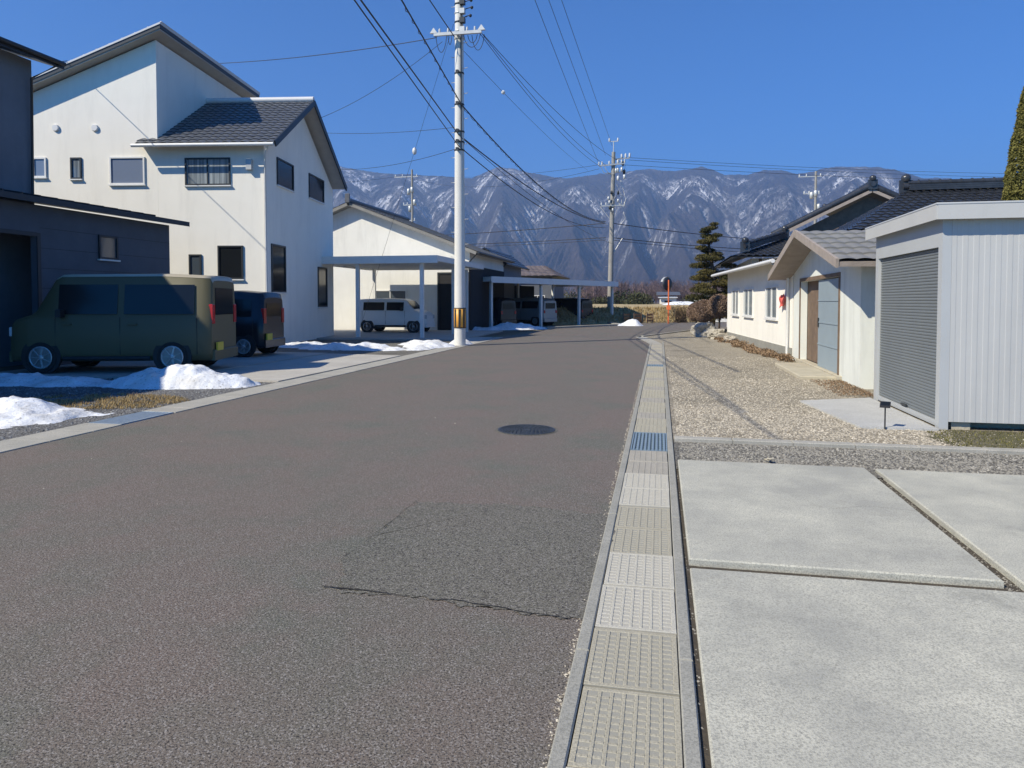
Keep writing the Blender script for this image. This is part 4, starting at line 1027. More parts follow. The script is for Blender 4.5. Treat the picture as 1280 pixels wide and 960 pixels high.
def big_house():
    D0 = 31.; rp = P(1090, 232, D0); yg = rp.y; xr = rp.x; zr = rp.z-.1
    t = thing('traditional_house', 'large traditional house with black glazed tile hip and gable roof', 'house', (0, 0, 0))
    hu = 4.0; zu = zr-hu*.50; he = xr-P(912, 322, D0).x; ze = P(912, 322, D0).z; back = yg+9
    for s in (-1, 1):
        # upper slopes, slightly concave in two facets
        xm = xr+s*hu*.5; zm = zr-hu*.5*.55
        tile_slope((xr+s*hu, yg, zu), (xr+s*hu, back, zu), (xr, back, zr), (xr, yg, zr), 'black_tile', t, umat='dark_metal')
        # lower skirt
        tile_slope((xr+s*he, yg-2.2, ze), (xr+s*he, back+2, ze), (xr+s*(hu-.5), back, zu-.12), (xr+s*(hu-.5), yg+.1, zu-.12), 'black_tile', t, umat='dark_metal')
        b = MB(); b.bar((xr+s*(hu+.02), yg-.06, zu-.09), (xr, yg-.06, zr-.12), .08, .13); b.build('bargeboard', M['wood_light'], t)
        b = MB(); b.tube([(xr+s*(hu+.05), yg+.05, zu+.06), (xr+s*.1, yg+.0, zr+.06)], .15, 8); b.build('verge_tile', M['black_tile'], t)
        ridge_run(t, (xr+s*(hu-.4), yg-.1, zu-.1), (xr+s*(he-.6), yg-1.9, ze+.3), name='hip_ridge')
    tile_slope((xr-he, yg-2.2, ze), (xr+he, yg-2.2, ze), (xr+hu-.5, yg+.1, zu-.12), (xr-hu+.5, yg+.1, zu-.12), 'black_tile', t, umat='dark_metal')
    ridge_run(t, (xr, yg-.05, zr), (xr, back, zr))
    b = MB(); b.extr([(xr-hu+.4, yg+.35, zu-.15), (xr+hu-.4, yg+.35, zu-.15), (xr, yg+.35, zr-.3)], (0, .1, 0)); b.build('gable_wall', M['wood'], t)
    b = MB(); b.box(xr-he+.9, yg-1.3, 0, xr+he-.9, back+1, ze-.05); b.build('wall', M['cream_wall'], t)
    b = MB()
    for x in np.arange(xr-he+1.2, xr+he-1, 1.9): b.box(x, yg-1.36, 0, x+.12, yg-1.302, ze-.06)
    b.build('timber_frame', M['wood'], t)
big_house()
def outbuilding():
    yr = 24.4; a = WY(1135, yr, 229); x0 = a.x; z = a.z-.25; x1 = x0+9
    t = thing('tiled_outbuilding', 'black tiled roof with decorated ridge showing above the steel shed', 'building', (0, 0, 0))
    tile_slope((x0-2.4, yr-3, z-1.45), (x1, yr-3, z-1.45), (x1, yr, z), (x0, yr, z), 'black_tile', t, umat='dark_metal'); tile_slope((x0-2.4, yr+3, z-1.45), (x0-2.4, yr-3, z-1.45), (x0, yr-.06, z), (x0, yr+.06, z), 'black_tile', t, umat='dark_metal')
    tile_slope((x1, yr+3, z-1.45), (x0-2.4, yr+3, z-1.45), (x0, yr, z), (x1, yr, z), 'black_tile', t, umat='dark_metal')
    ridge_run(t, (x0, yr, z), (x1, yr, z))
    b = MB(); b.box(x0-1.9, yr-2.5, 0, x1-.4, yr+2.5, z-1.4); b.build('wall', M['cream_wall'], t)
outbuilding()

# ------------------------------------------------------------------ vehicles
def make_car(name, label, cat, loc, rz, L, W, top, belt, paint, wheels, wr, sides, wins, roofpaint=None, plate=True, lamps='tall', zb=.24, frontlow=.3):
    t = thing(name, label, cat, loc, rz)
    xs = sorted(set([q[0] for q in top]+list(np.linspace(-L/2, L/2, 22)))); tx = [q[0] for q in top]; tz = [q[1] for q in top]
    topz = lambda x: float(np.interp(x, tx, tz))
    def hw(x):
        e = min(1, (L/2-abs(x))/.35+.0); return W/2*(.88+.12*max(0, min(1, e))**.5)
    def sidey(x, z):
        w_ = hw(x); tp = topz(x); be = min(belt, tp-.10)
        if z <= be: return w_*(1.0 if z > zb+.12 else .96)
        return w_*(1-(z-be)/max(.05, tp-be)*.13)
    def loft(z_lo=None, z_hi=None):
        b = MB(); V = []; 
        for x in xs:
            tp = topz(x); be = min(belt, tp-.10); w_ = hw(x); wt = sidey(x, tp-.05)
            half = [(w_*.80, zb), (w_*.96, zb+.03), (w_, zb+.16), (w_*1.012, (zb+be)/2), (w_, be-.02), (w_*.985, be), (wt, tp-.055), (wt-.07, tp-.012), (wt*.5, tp+.01)]
            ring = [(x, y, z) for y, z in half]+[(x, 0, tp+.015)]+[(x, -y, z) for y, z in reversed(half)]
            V += ring
        k = len(half)*2+1; m = len(xs)
        b.add(V, [(i*k+j, (i+1)*k+j, (i+1)*k+(j+1) % k, i*k+(j+1) % k) for i in range(m-1) for j in range(k)], True)
        b.add(V[:k], [tuple(range(k))]); b.add(V[-k:], [tuple(range(k))[::-1]])
        return b
    body = loft().build('body', M[paint], t)
    if roofpaint:
        b = MB(); V = []; xx = [x for x in xs if topz(x) > belt+.45]; 
        for x in xx:
            tp = topz(x); wt = sidey(x, tp-.05)+.004
            for y, z in ((wt, tp-.05), (wt-.066, tp), (wt*.5, tp+.018), (0, tp+.022), (-wt*.5, tp+.018), (-wt+.066, tp), (-wt, tp-.05)): V.append((x, y, z))
        b.add(V, [(i*7+j, (i+1)*7+j, (i+1)*7+j+1, i*7+j+1) for i in range(len(xx)-1) for j in range(6)], True); b.build('roof_panel', M[roofpaint], t)
    for (x0, x1, z0, z1) in sides:
        for s in (1, -1):
            b = MB(); n = 6; V = []
            for i in range(n+1):
                x = x0+(x1-x0)*i/n
                zt_ = min(z1, topz(x)-.09)
                for z in (z0, zt_): V.append((x, s*(sidey(x, z)+.008), z))
            b.add(V, [(2*i, 2*i+2, 2*i+3, 2*i+1) for i in range(n)]); b.build('side_window', M['pane_dark'], t)
    for (x0, x1, nm) in wins:
        b = MB(); V = []; n = 5
        for i in range(n+1):
            x = x0+(x1-x0)*i/n; tp = topz(x)
            wt = sidey(x, tp-.05)-.09
            for y in (-wt, 0, wt): V.append((x+(.012 if nm == 'windscreen' else -.012), y, tp+.012+(.012 if y == 0 else 0)))
        b.add(V, [(3*i+j, 3*i+3+j, 3*i+4+j, 3*i+1+j) for i in range(n) for j in (0, 1)], True); b.build(nm, M['pane_dark'], t)
    for x in wheels:
        for s in (1, -1):
            y = s*(hw(x)-.095)
            b = MB(); b.lathe((x, s*(hw(x)+.006), wr+.015), [(wr+.055, -.03*s), (wr+.055, .0)], 20, 'y'); b.build('wheel_arch', M['black'], t)
            b = MB(); b.lathe((x, y, wr), [(wr-.03, -.09), (wr, -.07), (wr, .07), (wr-.03, .115)] if s > 0 else [(wr-.03, -.115), (wr, -.07), (wr, .07), (wr-.03, .09)], 22, 'y'); wh = b.build('wheel', M['tyre'], t)
            b = MB(); yo = y+s*.117; b.lathe((x, yo, wr), [(wr*.68, 0), (wr*.70, s*.006), (wr*.62, s*.008), (wr*.60, 0)], 20, 'y')
            for q_ in range(7):
                a_ = q_*2*math.pi/7; b.bar((x+math.cos(a_)*.04, yo+s*.006, wr+math.sin(a_)*.04), (x+math.cos(a_)*wr*.63, yo+s*.004, wr+math.sin(a_)*wr*.63), .035, .012)
            b.lathe((x, yo, wr), [(.06, 0), (.05, s*.012), (.02, s*.014)], 12, 'y'); b.build('rim', M['rim'], wh)
    for (x0, x1, z0, z1) in sides:
        for s in (1, -1):
            for xx in ((x0-.05, x1+.06) if x0 == sides[-1][0] else (x0-.05,)):
                b = MB(); pts = [(xx, s*(sidey(xx, z)+.004), z) for z in np.linspace(zb+.14, belt+.02, 7)]; b.tube(pts, .007, 4, cap=False); b.build('door_seam', M['black'], t)
            b = MB(); y_ = s*(sidey(x1-.15, belt-.12)+.004); b.box(x1-.26, min(y_, y_+s*.03), belt-.14, x1-.08, max(y_, y_+s*.03), belt-.105, .005); b.build('door_handle', M[paint], t)
    for s in (1, -1):
        b = MB(); pts = [(x, s*(hw(x)+.003), zb+.07) for x in np.linspace(wheels[1]+wr+.1, wheels[0]-wr-.1, 8)]; b.tube(pts, .045, 6); b.build('side_skirt', M['black'], t)
    e = L/2
    hr = hw(-e)
    for s in (1, -1):
        b = MB(); z0, z1 = (belt-.12, belt+.28) if lamps == 'tall' else (belt-.22, belt-.04)
        b.box(-e-.015, s*hr-.16*(s > 0), z0, -e+.06, s*hr+.16*(s < 0), z1, .01); b.build('tail_light', M['red_lens'], t)
        b = MB(); b.box(e-.05, s*(hw(e)-.07)-.13, belt-.36, e+.012, s*(hw(e)-.07)+.10, belt-.18, .01); b.build('headlight', M['clear_lens'], t)
    b = MB(); b.box(-e-.05, -hr*.97, zb, -e+.02, hr*.97, zb+.22, .02); b.build('bumper', M[paint], t); b = MB(); b.box(e-.02, -hr*.97, zb, e+.05, hr*.97, zb+.22, .02); b.build('bumper', M[paint], t)
    # rear window on upright tail
    if topz(-e) > belt+.35:
        b = MB(); b.box(-e-.010, -hr*.72, belt+.06, -e+.01, hr*.72, topz(-e)-.14); b.build('rear_window', M['pane_dark'], t)
    if plate:
        b = MB(); b.box(-e-.06, .25, zb+.20, -e-.02, .58, zb+.37); b.build('number_plate', M['plate'], t)
    for s in (1, -1):
        x = wins[0][0] if wins else 0
        b = MB(); b.box(x-.25, s*(W/2)+(.0 if s > 0 else -.16), belt+.02, x-.15, s*(W/2)+(.16 if s > 0 else 0), belt+.18, .02); b.build('mirror', M['black'], t)
    return t
yz = .045
w1 = G(40, 461, .15); w2_ = G(212, 460, .15)
rzv = math.atan2(w1.y-w2_.y, w1.x-w2_.x); wb = (w1-w2_).length
cx = (w1+w2_)/2; nn = Vector((math.sin(rzv), -math.cos(rzv), 0))  # away side
W_ = 1.72; off = Vector((math.cos(rzv+math.pi/2), math.sin(rzv+math.pi/2), 0))
if off.y < 0: off = -off
cc = cx+off*(W_/2)-(w1-w2_).normalized()*.18
vt = [(-1.98, 1.88), (-1.94, 1.98), (-1.0, 2.02), (.95, 2.0), (1.08, 1.93), (1.48, 1.28), (1.58, 1.20), (1.92, 1.10), (1.98, .9)]
make_car('parked_van', 'dark olive tall van with tan sunlight painted on its roof parked behind the snow mound', 'van', (cc.x, cc.y, yz), rzv, 3.96, W_, vt, 1.12, 'paint_olive',
         (wb/2+.0, -wb/2+.12), .33, [(-1.66, -.28, 1.2, 1.80), (-.15, 1.0, 1.2, 1.80)], [(1.12, 1.44, 'windscreen')], 'sunlit_tan')  # tan roof panel carries painted sunlight
ct = [(-1.7, 1.55), (-1.66, 1.68), (-1.0, 1.74), (.6, 1.72), (.75, 1.66), (1.22, 1.15), (1.6, 1.0), (1.7, .8)]
q = G(303, 447, .05); make_car('parked_car', 'black boxy hatchback with red tail light behind the olive van', 'car', (q.x-1.35, q.y+.75, yz), R(188), 3.4, 1.56, ct, 1.0, 'paint_black',
         (1.25, -1.2), .28, [(-1.4, -.15, 1.07, 1.52), (-.02, .8, 1.07, 1.5)], [(.78, 1.18, 'windscreen')])
make_car('parked_car', 'black car in the dark garage at the left edge of photo', 'car', (-15.6, 9.9, 0), R(5), 3.4, 1.56, ct, 1.0, 'paint_black',
         (1.25, -1.2), .28, [(-1.4, -.15, 1.07, 1.52), (-.02, .8, 1.07, 1.5)], [(.78, 1.18, 'windscreen')], plate=False)
kt = [(-1.66, 1.48), (-1.6, 1.56), (-.5, 1.60), (.55, 1.57), (.75, 1.50), (1.15, 1.06), (1.58, .95), (1.7, .75)]
q = G(519, 416, .05); make_car('parked_van', 'white compact van parked under the pale framed carport', 'van', (q.x-1.25, q.y+.8, .05), 0, 3.4, 1.5, kt, 1.0, 'paint_white',
         (1.15, -1.15), .28, [(-1.35, -.3, 1.04, 1.42), (-.18, .66, 1.04, 1.42)], [(.78, 1.12, 'windscreen')])
for i, (f, lab, pt) in enumerate(((.18, 'dark car in shade in the left bay of the long carport', 'paint_black'), (.50, 'silver car in the middle bay of the long carport', 'paint_silver'), (.83, 'dark car in the end bay of the carport nearest the field', 'paint_black'))):
    q = FA+FU*(FL*f)+FN*2.4
    make_car('parked_car', lab, 'car', (q.x, q.y, 0), math.atan2(FN.y, FN.x), 3.6, 1.6, ct, 1.0, pt, (1.25, -1.2), .28, [(-1.4, -.15, 1.07, 1.52), (-.02, .8, 1.07, 1.5)], [(.78, 1.18, 'windscreen')], lamps='low', plate=False)

# ------------------------------------------------------------------ poles and wires
def insulator(parent, p, s=1.0, name='insulator'):
    b = MB(); b.lathe(p, [(.02*s, 0), (.06*s, .03*s), (.03*s, .06*s), (.065*s, .09*s), (.03*s, .12*s), (.055*s, .15*s), (.02*s, .2*s)], 8); b.build(name, M['insul'], parent)
def step_bolts(parent, h0, h1, dz, rf, az):
    z = h0; k = 0
    while z < h1:
        a = az+(math.pi if k % 2 else 0); r = rf(z); d = Vector((math.cos(a), math.sin(a), 0)); b = MB()
        b.tube([d*(r-.02)+EZ*z, d*(r+.16)+EZ*z, d*(r+.165)+EZ*(z+.03)], .011, 6); b.build('step_bolt', M['steel'], parent); z += dz; k += 1
PB = G(575, 432)
D1 = (PB.x*-math.sin(YAW)+PB.y*math.cos(YAW))
def lp(px, py, d, base): return P(px, py, d)-Vector((base.x, base.y, 0))
def pole_one():
    t = thing('utility_pole', 'tall near concrete utility pole with yellow black guard band', 'utility pole', (PB.x, PB.y, 0))
    r = lambda z: .195-.0048*z
    b = MB(); b.tube([(0, 0, -.2), (0, 0, 4), (0, 0, 8), (0, 0, 13)], .196, 20, .133); b.build('pole_shaft', M['pole'], t)
    # guard band
    z0, z1 = P(575, 409, D1).z, P(575, 386, D1).z
    b = MB(); b.lathe((0, 0, z0), [(r(z0)+.004, 0), (r(z0)+.012, .002), (r(z0)+.012, z1-z0), (r(z0)+.004, z1-z0+.002)], 24); band = b.build('guard_band', M['yellow'], t)
    b = MB()
    for k in range(8):
        a = k*math.pi/4+.2; d = Vector((math.cos(a), math.sin(a), 0)); s = Vector((-d.y, d.x, 0))
        rr = r(z0)+.018; b.add([d*rr-s*.035+EZ*(z0+.01), d*rr+s*.035+EZ*(z0+.01), d*rr+s*.035+EZ*(z1-.01), d*rr-s*.035+EZ*(z1-.01), d*(rr-.02)-s*.035+EZ*(z0+.01), d*(rr-.02)+s*.035+EZ*(z0+.01), d*(rr-.02)+s*.035+EZ*(z1-.01), d*(rr-.02)-s*.035+EZ*(z1-.01)],
                               [(0,1,2,3),(0,4,5,1),(1,5,6,2),(2,6,7,3),(3,7,4,0)])
    b.lathe((0, 0, z0-.03), [(r(z0)+.01, 0), (r(z0)+.02, .01), (r(z0)+.02, .03)], 20); b.lathe((0, 0, z1), [(r(z1)+.02, .003), (r(z1)+.02, .03), (r(z1)+.01, .035)], 20)
    b.build('band_stripe', M['black'], band)
    step_bolts(t, 2.6, 12.5, .42, r, R(-15))
    # crossarm
    a = lp(545, 46, D1, PB); c = lp(604, 43, D1-.3, PB); a.y -= .22; c.y -= .22; zc = (a.z+c.z)/2; a.z = c.z = zc
    b = MB(); b.bar(a, c, .09, .10); b.build('crossarm', M['steel'], t)
    for p in (a, c):
        e = -.02 if p is a else .02
        b = MB(); b.extr([p+Vector((-.13, -.05, .04)), p+Vector((.13, -.05, .04)), p+Vector((0, -.05, .22))], (0, .09, 0)); b.build('arm_bracket', M['insul'], t)
    b = MB(); b.lathe((0, 0, zc-.09), [(r(zc)+.02, 0), (r(zc)+.03, .02), (r(zc)+.03, .14), (r(zc)+.02, .16)], 16); b.bar((0, -.02, zc), (0, -.26, zc), .06, .05); b.build('pole_strap', M['steel'], t)
    for f in (.12, .3, .7, .86): q = a.lerp(c, f); insulator(t, q+EZ*.05, .7)
    # jumper loops hanging under the arm
    for (fa, fb, dp, k) in ((.05, .28, .55, 0), (.30, .38, .3, 1), (.62, .97, .42, 2), (.70, .90, .26, 3), (.78, 1.04, .5, 4)):
        A = a.lerp(c, fa); B = a.lerp(c, fb); b = MB(); pts = []
        for i in range(13):
            u = i/12; pts.append(A.lerp(B, u)+Vector((0, .04*k-.05, -.06-dp*(4*u*(1-u))**.7)))
        b.tube(pts, .011, 5); b.build('jumper_cable', M['cable'], t)
    # fuse and terminal cluster near the top right
    zt = P(590, 20, D1).z
    for k, (dx, dz) in enumerate(((.26, .42), (.30, .18), (.22, -.08))):
        q = Vector((.14+dx*.6, -.12, zt+dz)); b = MB()
        b.tube([Vector((.10, -.08, zt+dz-.12)), Vector((.2, -.1, zt+dz-.02)), q, q+Vector((.16, -.03, .02))], .014, 6)
        b.lathe(q+Vector((.16, -.03, -.05)), [(.02, 0), (.05, .03), (.05, .08), (.02, .1)], 8); b.build('cable_terminal', M['black'], t)
    for k in range(5):
        z = zt-.55+k*.3; b = MB(); b.lathe((0, 0, z), [(r(z)+.004, 0), (r(z)+.018, .01), (r(z)+.018, .05), (r(z)+.004, .06)], 16)
        b.box(r(z)*.5, -r(z)-.10, z-.05, r(z)+.1, -r(z)*.5, z+.12, .01); b.build('clamp', M['dark_metal' if k % 2 else 'steel'], t)
    for py in (92, 131, 165, 178, 188):
        z = P(575, py, D1).z; b = MB(); b.lathe((0, 0, z-.03), [(r(z)+.003, 0), (r(z)+.014, .005), (r(z)+.014, .05), (r(z)+.003, .055)], 16)
        b.box(-.05, -r(z)-.14, z-.03, .05, -r(z)-.005, z+.05, .01); b.build('clamp', M['dark_metal'], t)
    # thin riser conduit along the shaft
    b = MB(); pts = [(.10+.0*z, -.165+.003*z, z) for z in (6.6, 8, 10, 12)]; b.tube(pts, .018, 6); b.build('riser_cable', M['cable'], t)
    return t
pole_one()
D2 = 51.0
p2b = P(762, 377, D2); p2b.z = 0; p2t = P(767, 190, D2)
def pole_two():
    t = thing('utility_pole', 'weathered concrete utility pole with crossarms standing behind the long carport', 'utility pole', (p2b.x, p2b.y, 0))
    top = p2t-p2b
    sh = lambda z: top*(z/top.z)
    r = lambda z: .2-.006*z
    b = MB(); b.tube([(0, 0, -.2), sh(4), sh(8), top], .21, 14, .13); b.build('pole_shaft', M['pole_old'], t)
    step_bolts(t, 2.5, 10.5, .5, r, R(10))
    def arm(px0, py0, px1, py1, dy=-.2, w_=.09):
        a = lp(px0, py0, D2, p2b); c = lp(px1, py1, D2, p2b); a.y += dy; c.y += dy; b = MB(); b.bar(a, c, w_, w_); b.build('crossarm', M['steel'], t); return a, c
    a, c = arm(749, 208, 781, 205)
    for f in (.0, .12, .4, .88, 1): insulator(t, a.lerp(c, f)+EZ*.04, 1.2)
    for f in (.05, .2): q = a.lerp(c, f); b = MB(); b.tube([q, q+Vector((.25, .0, -.5)), sh(top.z-1.6)], .025, 6); b.build('arm_brace', M['steel'], t)
    a, c = arm(767, 199, 787, 197, .1)
    for f in (.5, .75, 1): insulator(t, a.lerp(c, f)+EZ*.04, 1.5)
    b = MB(); b.tube([top, top+EZ*.75], .035, 6); b.build('top_spike', M['steel'], t)
    q = top+EZ*.75; b = MB(); b.bar(q-EX*.35, q+EX*.35, .05, .05); b.build('crossarm', M['steel'], t); insulator(t, q-EX*.3, 1.2); insulator(t, q+EX*.3, 1.2)
    a, c = arm(752, 258, 781, 257)
    for f in (0, .2, .8, 1): insulator(t, a.lerp(c, f)+EZ*.04, 1.0)
    # transformer-like switch and terminal clutter
    rs = random.Random(4)
    for k in range(9):
        px, py = rs.uniform(770, 781), rs.uniform(203, 228); q = lp(px, py, D2, p2b)+Vector((0, rs.uniform(-.3, .2), 0)); b = MB()
        b.lathe(q, [(.03, 0), (.09, .05), (.09, .28), (.04, .33)], 8); b.tube([q+EZ*.3, q+Vector((rs.uniform(-.3, .2), 0, .6)), q+Vector((-.4, 0, .5))], .015, 5); b.build('cable_terminal', M[rs.choice(['steel', 'insul', 'dark_metal'])], t)
    for k in range(7):
        px, py = rs.uniform(758, 773), rs.uniform(238, 268); q = lp(px, py, D2, p2b)+Vector((0, -.25, 0)); b = MB()
        b.lathe(q, [(.03, 0), (.08, .04), (.08, .2), (.04, .25)], 8); b.tube([q, q+Vector((rs.uniform(.1, .5), 0, -.35)), q+Vector((rs.uniform(.3, .7), 0, .3))], .015, 5); b.build('cable_terminal', M[rs.choice(['steel', 'insul', 'dark_metal'])], t)
    for (u0, v0, u1, v1) in ((770, 228, 776, 262), (776, 225, 779, 268), (779, 262, 776, 280), (750, 258, 765, 285)):
        A = lp(u0, v0, D2, p2b); B = lp(u1, v1, D2, p2b); b = MB(); b.tube([A, A.lerp(B, .5)+Vector((.25, 0, -.1)), B], .022, 5); b.build('jumper_cable', M['insul'], t)
    a, c = lp(767, 316, D2, p2b), lp(778, 298, D2, p2b); b = MB(); b.tube([a, c], .04, 6); b.build('arm_brace', M['steel'], t)
    return t
pole_two()
def small_pole(px, pyt, pyb_ground_d, label, lean=0, arms=((0.4, 1.5), (1.0, 1.1)), tr=True):
    d = pyb_ground_d; b0 = P(px, 377, d); b0.z = 0; top = P(px+lean, pyt, d)-b0
    t = thing('utility_pole', label, 'utility pole', (b0.x, b0.y, 0))
    b = MB(); b.tube([(0, 0, -.2), top*.5, top], .21, 10, .13); b.build('pole_shaft', M['pole_old'], t)
    for dz, w_ in arms:
        q = top-EZ*dz; b = MB(); b.bar(q-EX*w_*.75, q+EX*w_*.25, .1, .1); b.build('crossarm', M['steel'], t)
        for f in (-.7, -.4, .2): insulator(t, q+EX*w_*f, 1.6)
    if tr:
        for dz, sx in ((3.2, -.45), (3.0, .0), (4.6, .35), (5.4, -.3)):
            q = top-EZ*dz+EX*sx; b = MB(); b.lathe(q, [(.1, 0), (.22, .05), (.22, .7), (.1, .8)], 10); b.build('transformer', M['steel'], t)
    step_bolts(t, 5, top.z-1, .6, lambda z: .2-.006*z, .3)
    return b0+top, b0
t3, b3 = small_pole(516, 212, 92, 'thin distant pole with transformer rising behind white bungalow roof', lean=-1, arms=((.9, 3.2), (4.5, 1.6), (6.5, 1.6)))
t4, b4 = small_pole(1017, 214, 84, 'distant pole with tangled brackets rising behind the traditional house roof', lean=3, arms=((.6, 2.6), (2.6, 1.8)))

def wire(name_label, a, c, sag=.0, r=.011, spiral=False, n=26, name='overhead_cable'):
    a, c = Vector(a), Vector(c); pts = []
    for i in range(n+1):
        u = i/n; pts.append(a.lerp(c, u)-EZ*sag*4*u*(1-u))
    b = MB(); b.tube(pts, r, 6)
    if spiral:
        L = (c-a).length; m = int(L/.12); sp = []
        for i in range(m+1):
            u = i/m; p = a.lerp(c, u)-EZ*sag*4*u*(1-u); ang = i*1.15; sp.append(p+Vector((math.cos(ang)*.03, 0, math.sin(ang)*.03-.035)))
        b.tube(sp, .009, 4)
    return tag(b.build(name, M['cable']), name_label, 'cable')
def through(a, px, py, zt, ext=1.7):
    """point beyond the pixel (px,py) at height zt on the line from a, toward the camera and past it"""
    v, f = ray(px, py); q = Vector((0, 0, H))+v*((zt-H)/v.z); return a+(q-a)*ext
A1 = P(573, 182, D1-.25); wire('lowest cable running toward the viewer from the near pole, left side', A1, through(A1, 443, 0, A1.z-.15), 0, .014)
A1b = P(573, 168, D1-.25); wire('second cable running toward the viewer beside the lowest one', A1b, through(A1b, 451, 0, A1b.z-.1), 0, .018)
A2 = P(577, 131, D1-.25); wire('thick spiral wrapped cable sweeping up past the near pole toward viewer', A2, through(A2, 502, 0, A2.z+.1), 0, .02, True)
A3 = P(568, 46, D1-.25); wire('cable leaving the near pole crossarm upward toward the viewer', A3, through(A3, 537, 0, A3.z+.1), 0, .018)
B2a = P(757, 277, D2-.3); wire('thick spiral wrapped cable dropping from near pole to far pole', A2, B2a, .9, .022, True)
wire('cable between the two poles just under the spiral wrapped one', A1b, P(757, 279, D2-.3), .55, .022)
wire('lowest cable between the two concrete poles', A1, P(757, 284, D2-.3), .8, .018)
wire('faint lower cable from near pole slanting to the far pole brace', P(577, 172, D1-.2), P(767, 305, D2-.3), .5, .010)
for k, (x0, y0, x1, y1, w_) in enumerate(((597, 38, 750, 211, 'left'), (601, 40, 757, 209, 'middle'), (604, 43, 779, 207, 'right'))):
    wire(f'{w_} one of three upper wires joining near pole crossarm to far pole', P(x0, y0, D1-.3), P(x1, y1-3, D2-.2), .5, .011)
A5 = P(578, 62, D1-.1); B5 = P(735, 213, D2+20); wire('thin wire with small ball marker right of near pole', A5, B5, .3, .008)
q = (A5.lerp(B5, .0)); 
def marker(label, px, py, d, r=.075):
    p = P(px, py, d); b = MB(); b.lathe(p, [(r*.1, -r), (r*.7, -r*.7), (r, 0), (r*.7, r*.7), (r*.1, r)], 12); tag(b.build('ball_marker', M['insul']), label, 'marker')
# depth at which A5-B5 projects to x=629
def depth_on(a, c, px):
    for i in range(400):
        u = i/399; p = a.lerp(c, u); rx = p.x*math.cos(YAW)+p.y*math.sin(YAW); rf = -p.x*math.sin(YAW)+p.y*math.cos(YAW)
        fz = rf*math.cos(PIT)-(p.z-H)*math.sin(PIT)
        if 640+F*rx/fz >= px: return p, u
    return c, 1
pm, um = depth_on(A5, B5, 629); pm = pm-EZ*.3*4*um*(1-um)
b = MB(); r_ = .09; b.lathe(pm, [(r_*.1, -r_), (r_*.7, -r_*.7), (r_, 0), (r_*.7, r_*.7), (r_*.1, r_)], 12); tag(b.build('ball_marker', M['insul']), 'small pale ball on the thin wire right of the near pole', 'marker')
for k, (xa, xb, yb, w_) in enumerate(((670, 749, 206, 'left'), (686, 757, 194, 'middle'), (702, 765, 182, 'right'))):
    A = P(xb, yb, D2-.2); wire(f'{w_} one of three high wires crossing the open sky toward the viewer', A, through(A, xa, 0, A.z+.3, 1.5), .0 if k else .1, .010, n=40)
# wires to the left
Ac = P(546, 47, D1-.2)
eh = whf(254, 79, 3.0); eh = WH.matrix_world @ eh if False else None
def hw_(pl): 
    C = Vector(WH.location); return C+Matrix.Rotation(R(8.84), 3, 'Z') @ Vector(pl)
e1 = hw_(whf(256, 80, 7.2)); wire('black service cable from pole crossarm to the tall white house roof', Ac, e1, .15, .013)
e2 = hw_(whx(394, 150, .3)); wire('thin service cable from pole to tip of the tiled wing gable', P(553, 52, D1-.2), e2, .25, .008)
e3 = hw_(whx(402, 166, .02)); wire('thin cable from near pole to the white house wall under gable', P(570, 159, D1), e3, .1, .008)
e4 = hw_(whx(418, 212, .02)); wire('lowest thin cable from near pole to the white house far corner', P(570, 186, D1), e4, .2, .008)
e5 = WX(56, -14.7, 72); wire('short service cable from dark house eave toward the white house', e5, hw_(whf(84, 76, .2)), .05, .012)
# guy wire with insulator
ga, gb = P(567, 30, D1), P(484, 300, D1+5); gb2 = gb+(gb-ga)*.45; gb2 = ga+(gb-ga)*((ga.z-.0)/(ga.z-gb.z)) if ga.z > gb.z else gb
wire('thin guy wire slanting down left from the near pole', ga, gb2, 0, .006, name='guy_wire')
pm2, u2 = None, .6; pm2 = ga.lerp(gb2, (ga.z-P(506, 191, D1+3).z)/(ga.z-gb2.z)); b = MB(); b.lathe(pm2, [(.01, -.14), (.07, -.09), (.09, 0), (.07, .09), (.01, .14)], 10); tag(b.build('guy_insulator', M['insul']), 'small white insulator on the guy wire left of near pole', 'insulator')
# cross wires at pole two
for k, (ya, yb, yc, w_) in enumerate(((290, 279, 293, 'top'), (300, 297, 301, 'middle'), (304, 300, 306, 'lowest'))):
    wire(f'{w_} dark cable crossing the mountains left of the far pole', P(300, ya+8, D2+30) if k == 0 else P(300, ya+3, D2+30), P(757, yb, D2), .5, .028 if k < 2 else .018)
    wire(f'{w_} dark cable crossing the mountains right of the far pole', P(765, yb, D2), P(1100, yc+12, D2+12), .4, .028 if k < 2 else .018)
for k, (ya, yb) in enumerate(((197, 214), (200, 219), (206, 224))):
    wire(f'{("upper", "middle", "lower")[k]} thin wire running right from the far pole top to the photo edge', P(786 if k < 2 else 779, ya, D2), P(1420, yb+4, D2+16), .35, .013)
wire('upper thin wire from the far pole to the distant transformer pole', P(749, 206, D2), t3-EZ*.6, .6, .012)
wire('lower thin wire from the far pole to the distant transformer pole', P(749, 211, D2), t3-EZ*1.1, 1.2, .012)
wire('faint wire from the distant transformer pole to beyond the white house', t3-EZ*.6, P(250, 226, 80), .8, .014)

